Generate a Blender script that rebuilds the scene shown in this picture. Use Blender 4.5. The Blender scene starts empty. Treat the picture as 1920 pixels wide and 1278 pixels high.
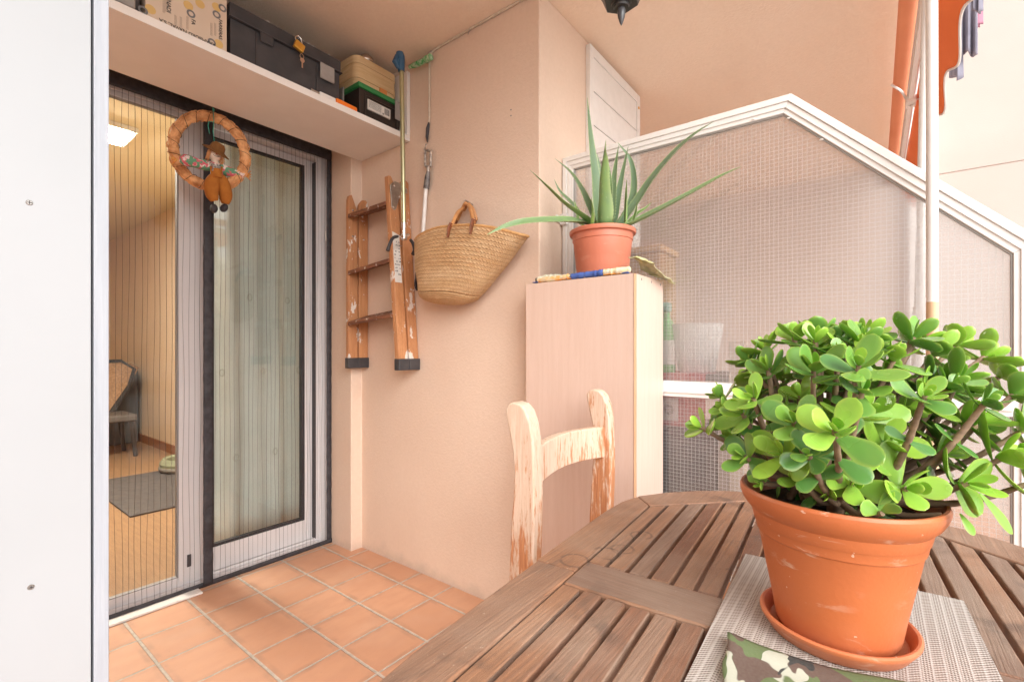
import bpy, bmesh, math, random
from mathutils import Vector, Matrix, noise as mnoise
R = math.radians
random.seed(7)
sc = bpy.context.scene
COL = sc.collection
V = Vector

# ------------------------------------------------------------------ camera geometry
FPX, U0, V0, CH = 880.0, 960.0, 655.0, 1.07
AZ = math.atan2(680, 880)
CA, SA = math.cos(AZ), math.sin(AZ)
def ray(u, v):
    r = (u - U0) / FPX; w = (V0 - v) / FPX
    return V((CA + SA * r, SA - CA * r, w))
EYE = V((0, 0, CH))
def onx(u, v, x):
    d = ray(u, v); return EYE + d * (x / d.x)
def ony(u, v, y):
    d = ray(u, v); return EYE + d * (y / d.y)
def onz(u, v, z):
    d = ray(u, v); return EYE + d * ((z - CH) / d.z)
def ond(u, v, dep):
    return EYE + ray(u, v) * dep

# ------------------------------------------------------------------ node helpers
class E:
    def __init__(s, t, k): s.t, s.k = t, k
    def op(s, o, b=None, c=None):
        n = s.t.nodes.new('ShaderNodeMath'); n.operation = o
        for i, q in enumerate((s, b, c)):
            if q is None: continue
            if isinstance(q, E): s.t.links.new(q.k, n.inputs[i])
            else: n.inputs[i].default_value = q
        return E(s.t, n.outputs[0])
    def __add__(s, b): return s.op('ADD', b)
    __radd__ = __add__
    def __sub__(s, b): return s.op('SUBTRACT', b)
    def __rsub__(s, b): return (s * -1) + b
    def __mul__(s, b): return s.op('MULTIPLY', b)
    __rmul__ = __mul__
    def __truediv__(s, b): return s.op('DIVIDE', b)
    def fract(s): return s.op('FRACT')
    def floor(s): return s.op('FLOOR')
    def sin(s): return s.op('SINE')
    def abs(s): return s.op('ABSOLUTE')
    def sqrt(s): return s.op('SQRT')
    def lt(s, b): return s.op('LESS_THAN', b)
    def gt(s, b): return s.op('GREATER_THAN', b)
    def mx(s, b): return s.op('MAXIMUM', b)
    def mn(s, b): return s.op('MINIMUM', b)
    def pw(s, b): return s.op('POWER', b)
    def step(s, a, b):
        n = s.t.nodes.new('ShaderNodeMapRange'); n.interpolation_type = 'SMOOTHSTEP'
        s.t.links.new(s.k, n.inputs[0]); n.inputs[1].default_value = a; n.inputs[2].default_value = b
        return E(s.t, n.outputs[0])

class Mat:
    def __init__(s, name):
        s.m = bpy.data.materials.new(name); s.m.use_nodes = True
        s.t = s.m.node_tree; s.t.nodes.clear()
        s.out = s.n('ShaderNodeOutputMaterial'); s.p = s.n('ShaderNodeBsdfPrincipled')
        s.L(s.p.outputs[0], s.out.inputs[0]); s._tc = None
    def n(s, k): return s.t.nodes.new(k)
    def L(s, a, b):
        if isinstance(a, E): a = a.k
        s.t.links.new(a, b)
    def tc(s, k='Object'):
        if s._tc is None: s._tc = s.n('ShaderNodeTexCoord')
        return s._tc.outputs[k]
    def xyz(s, k='Object'):
        q = s.n('ShaderNodeSeparateXYZ'); s.L(s.tc(k), q.inputs[0])
        return [E(s.t, o) for o in q.outputs]
    def vec(s, a, b, c):
        q = s.n('ShaderNodeCombineXYZ')
        for i, w in enumerate((a, b, c)):
            if isinstance(w, E): s.L(w, q.inputs[i])
            else: q.inputs[i].default_value = w
        return q.outputs[0]
    def noise(s, scale, detail=3, stretch=(1, 1, 1), vec=None, rough=.55, dist=0, off=(0, 0, 0)):
        mp = s.n('ShaderNodeMapping'); mp.inputs['Scale'].default_value = stretch; mp.inputs['Location'].default_value = off
        s.L(vec if vec is not None else s.tc(), mp.inputs[0])
        q = s.n('ShaderNodeTexNoise'); s.L(mp.outputs[0], q.inputs['Vector'])
        q.inputs['Scale'].default_value = scale; q.inputs['Detail'].default_value = detail
        q.inputs['Roughness'].default_value = rough; q.inputs['Distortion'].default_value = dist
        return E(s.t, q.outputs[0])
    def white(s, vec):
        q = s.n('ShaderNodeTexWhiteNoise'); s.L(vec, q.inputs[0]); return E(s.t, q.outputs[0])
    def island(s):
        g = s.n('ShaderNodeNewGeometry'); return E(s.t, g.outputs['Random Per Island'])
    def objrand(s):
        g = s.n('ShaderNodeObjectInfo'); return E(s.t, g.outputs['Random'])
    def attr(s, name):
        a = s.n('ShaderNodeAttribute'); a.attribute_name = name; return E(s.t, a.outputs['Fac'])
    def mix(s, f, a, b):
        q = s.n('ShaderNodeMix'); q.data_type = 'RGBA'
        if isinstance(f, E): s.L(f, q.inputs[0])
        else: q.inputs[0].default_value = f
        for i, w in ((6, a), (7, b)):
            if isinstance(w, tuple): q.inputs[i].default_value = (*w, 1)
            else: s.L(w, q.inputs[i])
        return q.outputs[2]
    def base(s, c):
        if isinstance(c, tuple): s.p.inputs['Base Color'].default_value = (*c, 1)
        else: s.L(c, s.p.inputs['Base Color'])
    def rough(s, r):
        if isinstance(r, E): s.L(r, s.p.inputs['Roughness'])
        else: s.p.inputs['Roughness'].default_value = r
    def set(s, **k):
        for a, b in k.items(): s.p.inputs[a.replace('_', ' ')].default_value = b
    def bump(s, h, dist=.002, strength=1.0, to=None):
        q = s.n('ShaderNodeBump'); q.inputs['Distance'].default_value = dist; q.inputs['Strength'].default_value = strength
        s.L(h, q.inputs['Height']); s.L(q.outputs[0], to if to is not None else s.p.inputs['Normal']); return q

def simple(name, c, c2=None, scale=6, rough=.5, bump=0, bscale=120, stretch=(1, 1, 1), metal=0, detail=3, rvar=0, **k):
    m = Mat(name)
    if c2:
        f = m.noise(scale, detail, stretch).step(.3, .7)
        m.base(m.mix(f, c, c2))
    else: m.base(c)
    m.rough(rough)
    if rvar: m.rough(m.noise(9, 4) * rvar + (rough - rvar * .5))
    m.set(Metallic=metal, **k)
    if bump: m.bump(m.noise(bscale, 2), bump)
    return m.m

# ------------------------------------------------------------------ mesh helpers
class MB:
    """collects vertices and faces for one mesh"""
    def __init__(s): s.v = []; s.f = []; s.uv = {}; s.at = {}
    def add(s, vs, fs):
        o = len(s.v); s.v += [V(p) for p in vs]; s.f += [tuple(i + o for i in f) for f in fs]; return o
    def box(s, x0, x1, y0, y1, z0, z1, M=None):
        vs = [V((x, y, z)) for z in (z0, z1) for x, y in ((x0, y0), (x1, y0), (x1, y1), (x0, y1))]
        if M is not None: vs = [M @ p for p in vs]
        s.add(vs, [(3, 2, 1, 0), (4, 5, 6, 7), (0, 1, 5, 4), (1, 2, 6, 5), (2, 3, 7, 6), (3, 0, 4, 7)]); return s
    def prism(s, poly, z0, z1, M=None):
        """poly of (x, y) counter-clockwise; or with M any frame"""
        n = len(poly); vs = [V((x, y, z0)) for x, y in poly] + [V((x, y, z1)) for x, y in poly]
        if M is not None: vs = [M @ p for p in vs]
        s.add(vs, [tuple(range(n - 1, -1, -1)), tuple(range(n, 2 * n))] + [(i, (i + 1) % n, (i + 1) % n + n, i + n) for i in range(n)]); return s
    def tube(s, pts, rad, seg=8, closed=False, cap=True, squash=None):
        pts = [V(p) for p in pts]; n = len(pts)
        if not hasattr(rad, '__len__'): rad = [rad] * n
        o = len(s.v); up = None
        for i, p in enumerate(pts):
            if closed: t = (pts[(i + 1) % n] - pts[i - 1])
            else: t = pts[min(i + 1, n - 1)] - pts[max(i - 1, 0)]
            t.normalize()
            if up is None:
                up = V((0, 0, 1)) if abs(t.z) < .9 else V((1, 0, 0))
            a = (up - t * up.dot(t)).normalized(); b = t.cross(a); up = a
            for k in range(seg):
                q = 2 * math.pi * k / seg
                s.v.append(p + (a * math.cos(q) + b * math.sin(q) * (squash or 1)) * rad[i])
        for i in range(n if closed else n - 1):
            for k in range(seg):
                j = (i + 1) % n
                s.f.append((o + i * seg + k, o + i * seg + (k + 1) % seg, o + j * seg + (k + 1) % seg, o + j * seg + k))
        if cap and not closed:
            s.f.append(tuple(o + k for k in range(seg - 1, -1, -1))); s.f.append(tuple(o + (n - 1) * seg + k for k in range(seg)))
        return s
    def lathe(s, prof, c=(0, 0, 0), seg=48, M=None, sx=1, sy=1):
        c = V(c); o = len(s.v); n = len(prof)
        for r, z in prof:
            for k in range(seg):
                q = 2 * math.pi * k / seg
                p = V((r * math.cos(q) * sx, r * math.sin(q) * sy, z))
                s.v.append((M @ p if M is not None else p) + c)
        for i in range(n - 1):
            for k in range(seg):
                s.f.append((o + i * seg + k, o + i * seg + (k + 1) % seg, o + (i + 1) * seg + (k + 1) % seg, o + (i + 1) * seg + k))
        if prof[0][0] > 1e-5: s.f.append(tuple(o + k for k in range(seg - 1, -1, -1)))
        if prof[-1][0] > 1e-5: s.f.append(tuple(o + (n - 1) * seg + k for k in range(seg)))
        return s
    def blob(s, c, r, M=None, nu=14, nv=9, fn=None):
        """ellipsoid, optional displacement"""
        prof = [(math.sin(math.pi * i / nv), -math.cos(math.pi * i / nv)) for i in range(nv + 1)]
        o = len(s.v)
        s.lathe(prof, (0, 0, 0), nu)
        for i in range(o, len(s.v)):
            p = s.v[i]; p = V((p.x * r[0], p.y * r[1], p.z * r[2]))
            if fn: p = fn(p)
            s.v[i] = (M @ p if M is not None else p) + V(c)
        return s
    def grid(s, fn, nu, nv, uv=False, closed=False):
        o = len(s.v)
        cu = nu if closed else nu + 1
        for j in range(nv + 1):
            for i in range(cu): s.v.append(V(fn(i / nu, j / nv)))
        for j in range(nv):
            for i in range(nu):
                i2 = (i + 1) % cu
                f = (o + j * cu + i, o + j * cu + i2, o + (j + 1) * cu + i2, o + (j + 1) * cu + i)
                if uv: s.uv[len(s.f)] = [(i / nu, j / nv), ((i + 1) / nu, j / nv), ((i + 1) / nu, (j + 1) / nv), (i / nu, (j + 1) / nv)]
                s.f.append(f)
        return s
    def build(s, name, mat, parent=None, smooth=False, bevel=0, solid=0, angle=35, seg=2, origin=None, merge=False, subd=0):
        vs = s.v
        if parent is not None: org = V(WORLD[parent.name])
        elif origin is not None: org = V(origin)
        else:
            xs = [p.x for p in vs]; ys = [p.y for p in vs]; zs = [p.z for p in vs]
            org = V(((min(xs) + max(xs)) / 2, (min(ys) + max(ys)) / 2, min(zs)))
        me = bpy.data.meshes.new(name)
        me.from_pydata([p - org for p in vs], [], s.f)
        if s.uv:
            ul = me.uv_layers.new(name='UVMap')
            for fi, c in s.uv.items():
                pl = me.polygons[fi]
                for li, q in zip(pl.loop_indices, c): ul.data[li].uv = q
        for an, vals in s.at.items():
            a = me.attributes.new(an, 'FLOAT', 'POINT'); a.data.foreach_set('value', vals)
        b = bmesh.new(); b.from_mesh(me)
        if merge: bmesh.ops.remove_doubles(b, verts=b.verts, dist=1e-5)
        bmesh.ops.recalc_face_normals(b, faces=b.faces); b.to_mesh(me); b.free()
        if not isinstance(mat, (list, tuple)): mat = [mat]
        for q in mat: me.materials.append(q)
        o = bpy.data.objects.new(name, me); COL.objects.link(o)
        if parent is not None: o.parent = parent; WORLD[o.name] = tuple(org)
        else: o.location = org; WORLD[o.name] = tuple(org)
        if smooth or bevel:
            me.polygons.foreach_set('use_smooth', [True] * len(me.polygons)); me.set_sharp_from_angle(angle=R(angle))
        if subd:
            q = o.modifiers.new('s', 'SUBSURF'); q.levels = q.render_levels = subd
        if solid:
            q = o.modifiers.new('t', 'SOLIDIFY'); q.thickness = solid; q.offset = 0
        if bevel:
            q = o.modifiers.new('b', 'BEVEL'); q.width = bevel; q.segments = seg; q.limit_method = 'ANGLE'; q.angle_limit = R(30)
            q.harden_normals = True
        return o
WORLD = {}
def thing(name, label, cat, loc, group=None):
    o = bpy.data.objects.new(name, None); COL.objects.link(o); o.location = loc; WORLD[o.name] = tuple(loc)
    o.empty_display_size = .05
    o['label'] = label; o['category'] = cat
    if group: o['group'] = group
    return o
def tag(o, label, cat, group=None):
    o['label'] = label; o['category'] = cat
    if group: o['group'] = group
    return o
def struct(o, kind='structure'):
    o['kind'] = kind; return o
def text(name, s, size, mat, M, parent, thick=.0006):
    cu = bpy.data.curves.new('t', 'FONT'); cu.body = s; cu.size = size; cu.align_x = 'CENTER'; cu.align_y = 'CENTER'; cu.resolution_u = 3; cu.extrude = thick / 2
    t = bpy.data.objects.new('t', cu); COL.objects.link(t)
    dg = bpy.context.evaluated_depsgraph_get()
    me = bpy.data.meshes.new_from_object(t.evaluated_get(dg)); bpy.data.objects.remove(t)
    org = V(WORLD[parent.name])
    me.transform(Matrix.Translation(-org) @ M); me.materials.clear(); me.materials.append(mat); me.name = name
    o = bpy.data.objects.new(name, me); COL.objects.link(o); o.parent = parent; WORLD[o.name] = tuple(org); return o
def frame(o, x, y, z=None):
    """matrix with given origin and x,y axes"""
    x = V(x).normalized(); y = V(y); y = (y - x * y.dot(x)).normalized(); z = x.cross(y)
    return Matrix(((x.x, y.x, z.x, o[0]), (x.y, y.y, z.y, o[1]), (x.z, y.z, z.z, o[2]), (0, 0, 0, 1)))
def lerp(a, b, t): return a + (b - a) * t
def spline(pts, n):
    """catmull-rom through pts"""
    pts = [V(p) for p in pts]; P = [pts[0] * 2 - pts[1]] + pts + [pts[-1] * 2 - pts[-2]]; out = []
    k = len(pts) - 1
    for i in range(n + 1):
        t = i / n * k; j = min(int(t), k - 1); f = t - j
        a, b, c, d = P[j:j + 4]
        out.append(.5 * (2 * b + (c - a) * f + (2 * a - 5 * b + 4 * c - d) * f * f + (3 * b - a - 3 * c + d) * f ** 3))
    return out

# ------------------------------------------------------------------ materials
def stucco(name, c, c2):
    m = Mat(name)
    f = m.noise(2.2, 5).step(.25, .75); g = m.noise(60, 3).step(.2, .8)
    col = m.mix(f, c, c2); q = m.mix(g * .22, col, (c[0] * .80, c[1] * .76, c[2] * .7))
    sp = m.noise(26, 2, off=(3, 1, 5)).gt(.765)      # sparse chips in the render
    q = m.mix(sp * .3, q, (.75, .62, .50))
    x, y, z = m.xyz()
    gb = ((z * -1 + .07) + (m.noise(9, 5) - .5) * .14).step(0, .09); q = m.mix(gb * .45, q, (.36, .30, .25))
    st = m.noise(1.7, 6, (1, 1, .45), off=(4, 2, 8), rough=.65).step(.56, .74); q = m.mix(st * .16, q, (.55, .44, .36))
    m.base(q); m.rough(.88); m.set(**{'Specular IOR Level': .25})
    h = m.noise(95, 3, rough=.6) * .7 + m.noise(260, 2) * .3
    m.bump(h, .0035, .8); return m.m
PEACH = stucco('peach_stucco', (.76, .60, .485), (.73, .565, .45))
PEACH_CEIL = stucco('peach_ceiling_stucco', (.85, .70, .57), (.83, .67, .53))
CREAM = simple('cream_render', (.57, .495, .445), (.54, .465, .415), 1.5, .9, .001, 150)
WHITE_PVC = simple('white_paint', (.80, .78, .75), (.76, .74, .71), 20, .4)
WHITE_ALU = simple('white_aluminium', (.74, .72, .72), (.71, .69, .695), 8, .42)
SHELF_W = simple('shelf_laminate', (.83, .79, .75), (.80, .76, .72), 9, .5)
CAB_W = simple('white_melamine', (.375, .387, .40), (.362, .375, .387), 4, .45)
BLACK_RUB = simple('black_rubber', (.018, .017, .019), (.03, .028, .03), 30, .5, .0005, 90)
BLACK_FAB = simple('black_tape', (.022, .02, .024), (.045, .042, .048), 40, .62, .002, 60)
BLACK_PL = simple('black_plastic', (.035, .035, .04), (.055, .052, .055), 14, .48, rvar=.2)
STEEL = simple('steel', (.5, .48, .45), (.36, .33, .30), 40, .35, metal=1)
CHROME = simple('chrome', (.75, .73, .7), None, rough=.18, metal=1)
BRASS = simple('brass', (.80, .45, .08), (.7, .36, .06), 30, .35, metal=.7)
ALU_G = simple('greenish_aluminium', (.50, .50, .30), (.42, .42, .26), 10, .32, metal=.8)
BLUE_PL = simple('blue_plastic', (.02, .085, .17), (.028, .10, .19), 10, .4)
GREEN_PL = simple('green_plastic', (.03, .21, .06), (.04, .25, .08), 10, .4)
GREEN_CLEAR = simple('green_clear_plastic', (.04, .36, .10), (.5, .65, .45), 60, .25)
ORANGE_PL = simple('orange_plastic', (.85, .20, .02), None, rough=.4)
LATCH = simple('grey_latch', (.30, .27, .25), (.35, .32, .3), 20, .5)
IRON = simple('black_iron', (.03, .026, .026), (.045, .04, .038), 12, .35)
INK = simple('dark_ink', (.035, .03, .035), None, rough=.8)
INK_G = simple('grey_ink', (.20, .19, .19), None, rough=.8)
YEL_INK = simple('yellow_ink', (.68, .45, .17), None, rough=.8)
PAPER = simple('paper', (.72, .69, .64), (.66, .62, .57), 30, .8)
CAULK = simple('old_caulk', (.60, .53, .46), (.42, .34, .28), 60, .7, .003, 80)
STRING_G = simple('green_string', (.05, .30, .22), None, rough=.8)
SOIL = simple('soil', (.03, .02, .014), (.06, .04, .027), 60, .95, .008, 80)

def tiles():
    m = Mat('terracotta_tiles'); x, y, z = m.xyz()
    px, py = .2150, .2115
    a = (x - .742) / px; b = (y - 2.147) / py
    wob = (m.noise(7, 2) - .5) * .012 + (m.noise(60, 2) - .5) * .012
    def edge(q, w):
        f = (q + wob).fract(); d = (f - .5).abs() * -1 + .5
        return d.step(w * .62, w * 1.25)
    tile = edge(a, .025).mn(edge(b, .020))
    wn = m.white(m.vec(a.floor(), b.floor(), 0))
    c = m.mix(wn, (.585, .305, .18), (.66, .365, .225))
    f = m.noise(9, 5, (1, 2.2, 1)).step(.3, .72)
    c = m.mix(f * .55, c, (.56, .29, .18))
    gl = m.noise(3.2, 3, off=(2, 9, 0)).step(.45, .75)
    c = m.mix(gl * .25, c, (.68, .45, .32))
    near = edge(a, .11).mn(edge(b, .10)); c = m.mix((1.0 - near) * m.noise(11, 4, off=(6, 1, 2)).step(.35, .7) * .5, c, (.36, .22, .15))
    dk = m.noise(2.6, 5, off=(7, 3, 1), rough=.65).step(.52, .72); c = m.mix(dk * .15, c, (.40, .22, .14))
    sp = m.noise(140, 2).gt(.72); c = m.mix(sp * .4, c, (.35, .2, .13))
    g = m.mix(m.noise(45, 4).step(.3, .7), (.40, .35, .30), (.56, .49, .42))
    m.base(m.mix(tile, g, c)); m.rough(m.noise(14, 3) * .25 + .36)
    m.bump(tile * .8 + m.noise(120, 3) * .12 + m.noise(6, 2) * .3, .003, .8)
    return m.m
TILES = tiles()

def wood(name, c1, c2, c3, along=(1, 14, 14), scale=5, rough=.55, gray=None, isl=True, bump=.0006, hue=.5):
    m = Mat(name)
    n1 = m.noise(scale, 6, along, dist=.6).step(.28, .72)
    n2 = m.noise(scale * 5, 3, tuple(q * (1.6 if q > 1 else .6) for q in along), off=(3, 7, 1)).step(.35, .75)
    c = m.mix(n1, c1, c2); c = m.mix(n2 * .45, c, c3)
    if gray:
        g = m.noise(3.5, 4, off=(9, 2, 4)).step(.38, .66)
        r = m.island() if isl else m.objrand()
        c = m.mix((g * .55 + r.step(.45, .9) * .6).mn(1.0) * .85, c, gray)
    if isl:
        c = m.mix((m.island() - .5).abs() * hue, c, c3)
    m.base(c); m.rough(m.noise(20, 3) * .25 + rough - .12)
    m.bump(n1 * .5 + n2 * .5, bump, .8)
    return m
def table_wood(name, along):
    m = Mat(name); r = m.island(); x, y, z = m.xyz()
    fine = tuple(q * 3.2 if q > 1 else q for q in along)
    sh = m.vec(x + r * 13.0, y + r * 7.0, z)
    g1 = m.noise(5, 7, along, vec=sh, dist=.8, rough=.6).step(.25, .75)
    g2 = m.noise(7, 5, fine, vec=sh, off=(3, 7, 1), rough=.7).step(.32, .72)
    c = m.mix(r.step(0, .5), (.25, .105, .055), (.42, .215, .115)); c = m.mix(r.step(.5, .95), c, (.29, .20, .15))
    c = m.mix(g1 * .55, c, (.175, .085, .05)); c = m.mix(g2 * .5, c, (.11, .06, .04))
    gr = m.noise(4.5, 5, off=(9, 2, 4)).step(.42, .70); c = m.mix(gr * .42, c, (.42, .32, .245))
    dk = m.noise(7.5, 4, off=(1, 6, 2), dist=.8).step(.56, .72); c = m.mix(dk * .6, c, (.08, .055, .045))
    for cx, cy, rr in ((.07, .245, .021), (.10, .232, .018), (.175, .23, .018), (.012, .272, .022), (.125, .055, .021)):
        d = (((x - cx) * (x - cx) + (y - cy) * (y - cy)).sqrt() - rr).abs()
        k = (d * -1 + .004).step(0, .0035) * m.noise(40, 2).step(.35, .6)
        c = m.mix(k * .5, c, (.04, .026, .02))
    sp = m.noise(210, 2, off=(1, 2, 3)).gt(.725); c = m.mix(sp * .5, c, (.5, .40, .31))
    m.base(c); m.rough(m.noise(20, 3) * .3 + .34); m.bump(g1 * .3 + g2 * .7, .0009, .9); return m.m
TABLE_U = table_wood('weathered_teak', (1, 16, 16))
TABLE_V = table_wood('weathered_teak_cross', (16, 1, 16))
def chair_wood():
    m = Mat('worn_pine'); x, y, z = m.xyz()
    n1 = m.noise(6, 6, (9, 9, 1.2), dist=.4); n2 = m.noise(26, 6, (6, 6, .9), off=(2, 2, 2), rough=.7)
    grain = m.noise(26, 5, (9, 9, .5), off=(5, 1, 1), rough=.65).step(.3, .7)
    c = m.mix(grain, (.70, .54, .42), (.60, .43, .31)); c = m.mix(m.noise(90, 3, (3, 3, .4)).step(.5, .7) * .3, c, (.50, .32, .2))
    k = (n1 * .5 + n2 * .5 + (z * -1 + .74) * .5 + (x - .2) * .14).step(.475, .575)
    c = m.mix(k * .92, c, m.mix(grain, (.56, .23, .085), (.36, .12, .04)))
    m.base(c); m.rough(.6); m.bump(grain, .0006, .8); return m.m
CHAIR_W = chair_wood()
def ladder_wood():
    m = wood('paint_flecked_pine', (.60, .29, .125), (.49, .21, .085), (.27, .105, .045), (12, 12, .8), 7, .5, None, True, .0008)
    c = m.p.inputs['Base Color'].links[0].from_socket
    sp = m.noise(16, 4, (1, 1, .55), rough=.62).step(.605, .63); sp2 = m.noise(70, 2, off=(4, 4, 4)).step(.70, .72)
    sp = sp.mx(sp2 * .8)
    m.base(m.mix(sp * .92, c, (.72, .66, .60))); return m.m
LADDER_W = ladder_wood()
TREAD_W = (lambda m: (m.base(m.mix(m.noise(34, 4).step(.60, .65), m.mix(m.noise(9, 5, (8, 1, 8)).step(.3, .7), (.26, .105, .05), (.14, .055, .03)), (.68, .6, .52))), m.rough(.7), m.m)[-1])(Mat('dirty_tread_wood'))
def beech(name, c1, c2, along):
    m = Mat(name); n = m.noise(6, 5, along, dist=.3).step(.25, .75); f = m.noise(60, 2, along).step(.3, .8)
    m.base(m.mix(f * .25, m.mix(n, c1, c2), (c2[0] * .85, c2[1] * .8, c2[2] * .75))); m.rough(.42); return m.m
BEECH = beech('beech_laminate', (.66, .50, .42), (.62, .455, .37), (10, 10, .5))
BEECH_EDGE = beech('beech_edge', (.55, .33, .19), (.50, .29, .16), (10, 10, .5))
GREY_OAK = beech('pale_grey_oak_edge', (.40, .42, .455), (.33, .35, .39), (30, 30, .8))
PARQUET = beech('parquet', (.32, .19, .10), (.24, .135, .07), (10, 1.2, 1))
SKIRT = beech('skirting_wood', (.30, .12, .045), (.24, .09, .03), (10, 1, 10))
BASKETW = simple('pale_wood_strip', (.70, .50, .28), (.60, .40, .2), 6, .6, .001, 40, (1, 1, 14))

def terracotta_plastic(name, c, c2, scuff):
    m = Mat(name); f = m.noise(3.5, 4).step(.3, .7); col = m.mix(f, c, c2)
    s1 = m.noise(9, 6, (1, 1, 4.5), rough=.7, dist=1.2, off=(2, 3, 1)).step(.57, .66) * m.noise(5, 2, off=(7, 1, 1)).step(.42, .56)
    s2 = m.noise(120, 2, off=(1, 4, 1)).gt(.745)
    zz = m.xyz()[2]; bl = ((zz * -1 + .045) + (m.noise(14, 5, off=(3, 3, 3)) - .5) * .09).step(.0, .06) * .22
    col = m.mix(bl, col, (.66, .40, .27))
    col = m.mix((s1 * .55 + s2 * .6).mn(1.0) * scuff, col, (.80, .58, .44))
    m.base(col); m.rough(m.noise(12, 3) * .2 + .36); m.bump(m.noise(180, 2), .0004, .6); return m.m
TERRA = terracotta_plastic('terracotta_plastic', (.56, .155, .050), (.50, .135, .045), 1.0)
TERRA_P = terracotta_plastic('pink_terracotta_plastic', (.53, .17, .10), (.50, .155, .09), .2)

def leaf_mat(name, young, old, rim, spec=.5, rough=.3, spots=False):
    m = Mat(name); a = m.attr('age'); e = m.attr('edge')
    c = m.mix(a, young, old); c = m.mix(m.noise(30, 3).step(.3, .75) * .3, c, (old[0] * .8, old[1] * .85, old[2]))
    c = m.mix(e, c, rim)
    if spots:
        c = m.mix(m.noise(120, 2, (1, 1, .5)).gt(.69) * .5, c, (.35, .42, .24)); c = m.mix(m.noise(30, 2, off=(3, 3, 3)).gt(.76) * .7, c, (.04, .05, .03))
    m.base(c); m.rough(m.noise(25, 2) * .2 + rough - .08)
    m.set(**{'Specular IOR Level': spec, 'Subsurface Weight': .16, 'Subsurface Radius': (.004, .008, .002), 'Subsurface Scale': .6})
    m.bump(m.noise(60, 2), .0008, .5); return m.m
JADE = leaf_mat('jade_leaf', (.31, .53, .06), (.095, .235, .05), (.46, .52, .08), .5, .24)
ALOE = leaf_mat('aloe_leaf', (.19, .31, .07), (.155, .235, .135), (.33, .42, .18), .4, .42, True)
STEM = simple('jade_stem', (.30, .20, .12), (.19, .12, .075), 40, .7, .002, 60, (1, 1, 3))

def straw(name, c1, c2, nu, nv):
    m = Mat(name); x, y, z = m.xyz('UV')
    a = x * nu; b = y * nv; f = b.fract()
    tri = (f - .5).abs() * 2
    st = ((a + tri * .9).fract() - .5).abs() * 2
    seam = (f - .5).abs().step(.40, .5)
    h = st * .6 + (1.0 - seam) * .8
    rowc = m.white(m.vec(b.floor(), 0, 0))
    c = m.mix(m.noise(5, 4, vec=m.tc('UV')).step(.3, .7), c1, c2); c = m.mix(rowc * .5, c, (c2[0] * .85, c2[1] * .72, c2[2] * .6))
    c = m.mix(m.white(m.vec(a.floor(), b.floor(), 1)) * .35, c, (c2[0] * .7, c2[1] * .58, c2[2] * .45))
    c = m.mix(seam * .55, c, (c2[0] * .5, c2[1] * .38, c2[2] * .28)); c = m.mix((1.0 - st) * .22, c, (c2[0] * .45, c2[1] * .35, c2[2] * .25))
    m.base(c); m.rough(.68); m.bump(h, .004, .9); return m.m
STRAW = straw('woven_straw', (.76, .55, .33), (.66, .43, .22), 70, 17)
STRAW_B = straw('woven_straw_base', (.72, .50, .28), (.62, .39, .19), 44, 8)
LEATHER = simple('tan_leather', (.56, .27, .10), (.46, .20, .07), 30, .55, .001, 80)
DKLEATHER = simple('brown_leather', (.19, .055, .018), (.13, .04, .014), 30, .5)

def placemat():
    m = Mat('woven_placemat'); x, y, z = m.xyz()
    row = (y / .0105).floor(); band = m.white(m.vec(row, 0, 3)); pat = m.white(m.vec(row, 7, 3)).gt(.5)
    w1 = ((x / .0042 + (y / .0052).floor() * .5).fract() - .5).abs() * 2
    w2 = ((y / .0026).fract() - .5).abs() * 2
    w3 = (((x + y * .9) / .0044).fract() - .5).abs() * 2
    ln = ((y / .0105).fract() - .5).abs().step(.36, .44)
    wv = (w1 * .6 + w2 * .4) * (1.0 - pat) + (w3 * .75 + w2 * .25) * pat
    c = m.mix(wv.step(.22, .62), (.16, .125, .10), (.54, .495, .455)); c = m.mix(band * .35, c, (.39, .33, .285)); c = m.mix(ln * .6, c, (.60, .565, .53))
    m.base(c); m.rough(.75); m.bump(wv, .0008, .8); return m.m
PLACEMAT = placemat()
def camo():
    m = Mat('camouflage_cotton')
    def patch(off, sc_, lo): return m.noise(sc_, 2, (1, 1.5, 1), off=off, dist=.5).step(lo, lo + .012)
    c = m.mix(patch((0, 0, 0), 15, .43), (.52, .54, .44), (.11, .165, .055))
    c = m.mix(patch((3.3, 1, 2), 14, .51), c, (.115, .065, .05))
    c = m.mix(patch((8, 5, 1), 17, .615), c, (.016, .018, .022))
    c = m.mix(m.noise(300, 2) * .25, c, (.3, .3, .25))
    m.base(c); m.rough(.85); m.bump(m.noise(500, 2), .0005, .5); return m.m
CAMO = camo()
def rag():
    m = Mat('printed_cotton'); x, y, z = m.xyz()
    c = m.mix(m.noise(18, 2).step(.44, .47), (.74, .72, .62), (.06, .10, .30)); c = m.mix(m.noise(14, 2, off=(5, 2, 1)).step(.52, .55), c, (.72, .28, .05))
    c = m.mix(m.noise(20, 2, off=(1, 9, 3)).step(.56, .60), c, (.70, .60, .25)); c = m.mix(m.noise(45, 2, off=(2, 2, 8)).step(.62, .66), c, (.05, .045, .05))
    m.base(c); m.rough(.85); m.bump(m.noise(60, 3), .002, .7); return m.m
RAG = rag()
RAG_BLUE = simple('blue_cotton', (.05, .10, .34), (.08, .15, .42), 30, .85, .001, 200)
RAG_W = simple('pale_cotton', (.62, .60, .48), (.50, .50, .36), 25, .85, .002, 60)
PLASTIC_FILM = simple('greenish_plastic_film', (.50, .50, .20), (.66, .64, .44), 30, .2, .004, 30, Alpha=.72)

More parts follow.
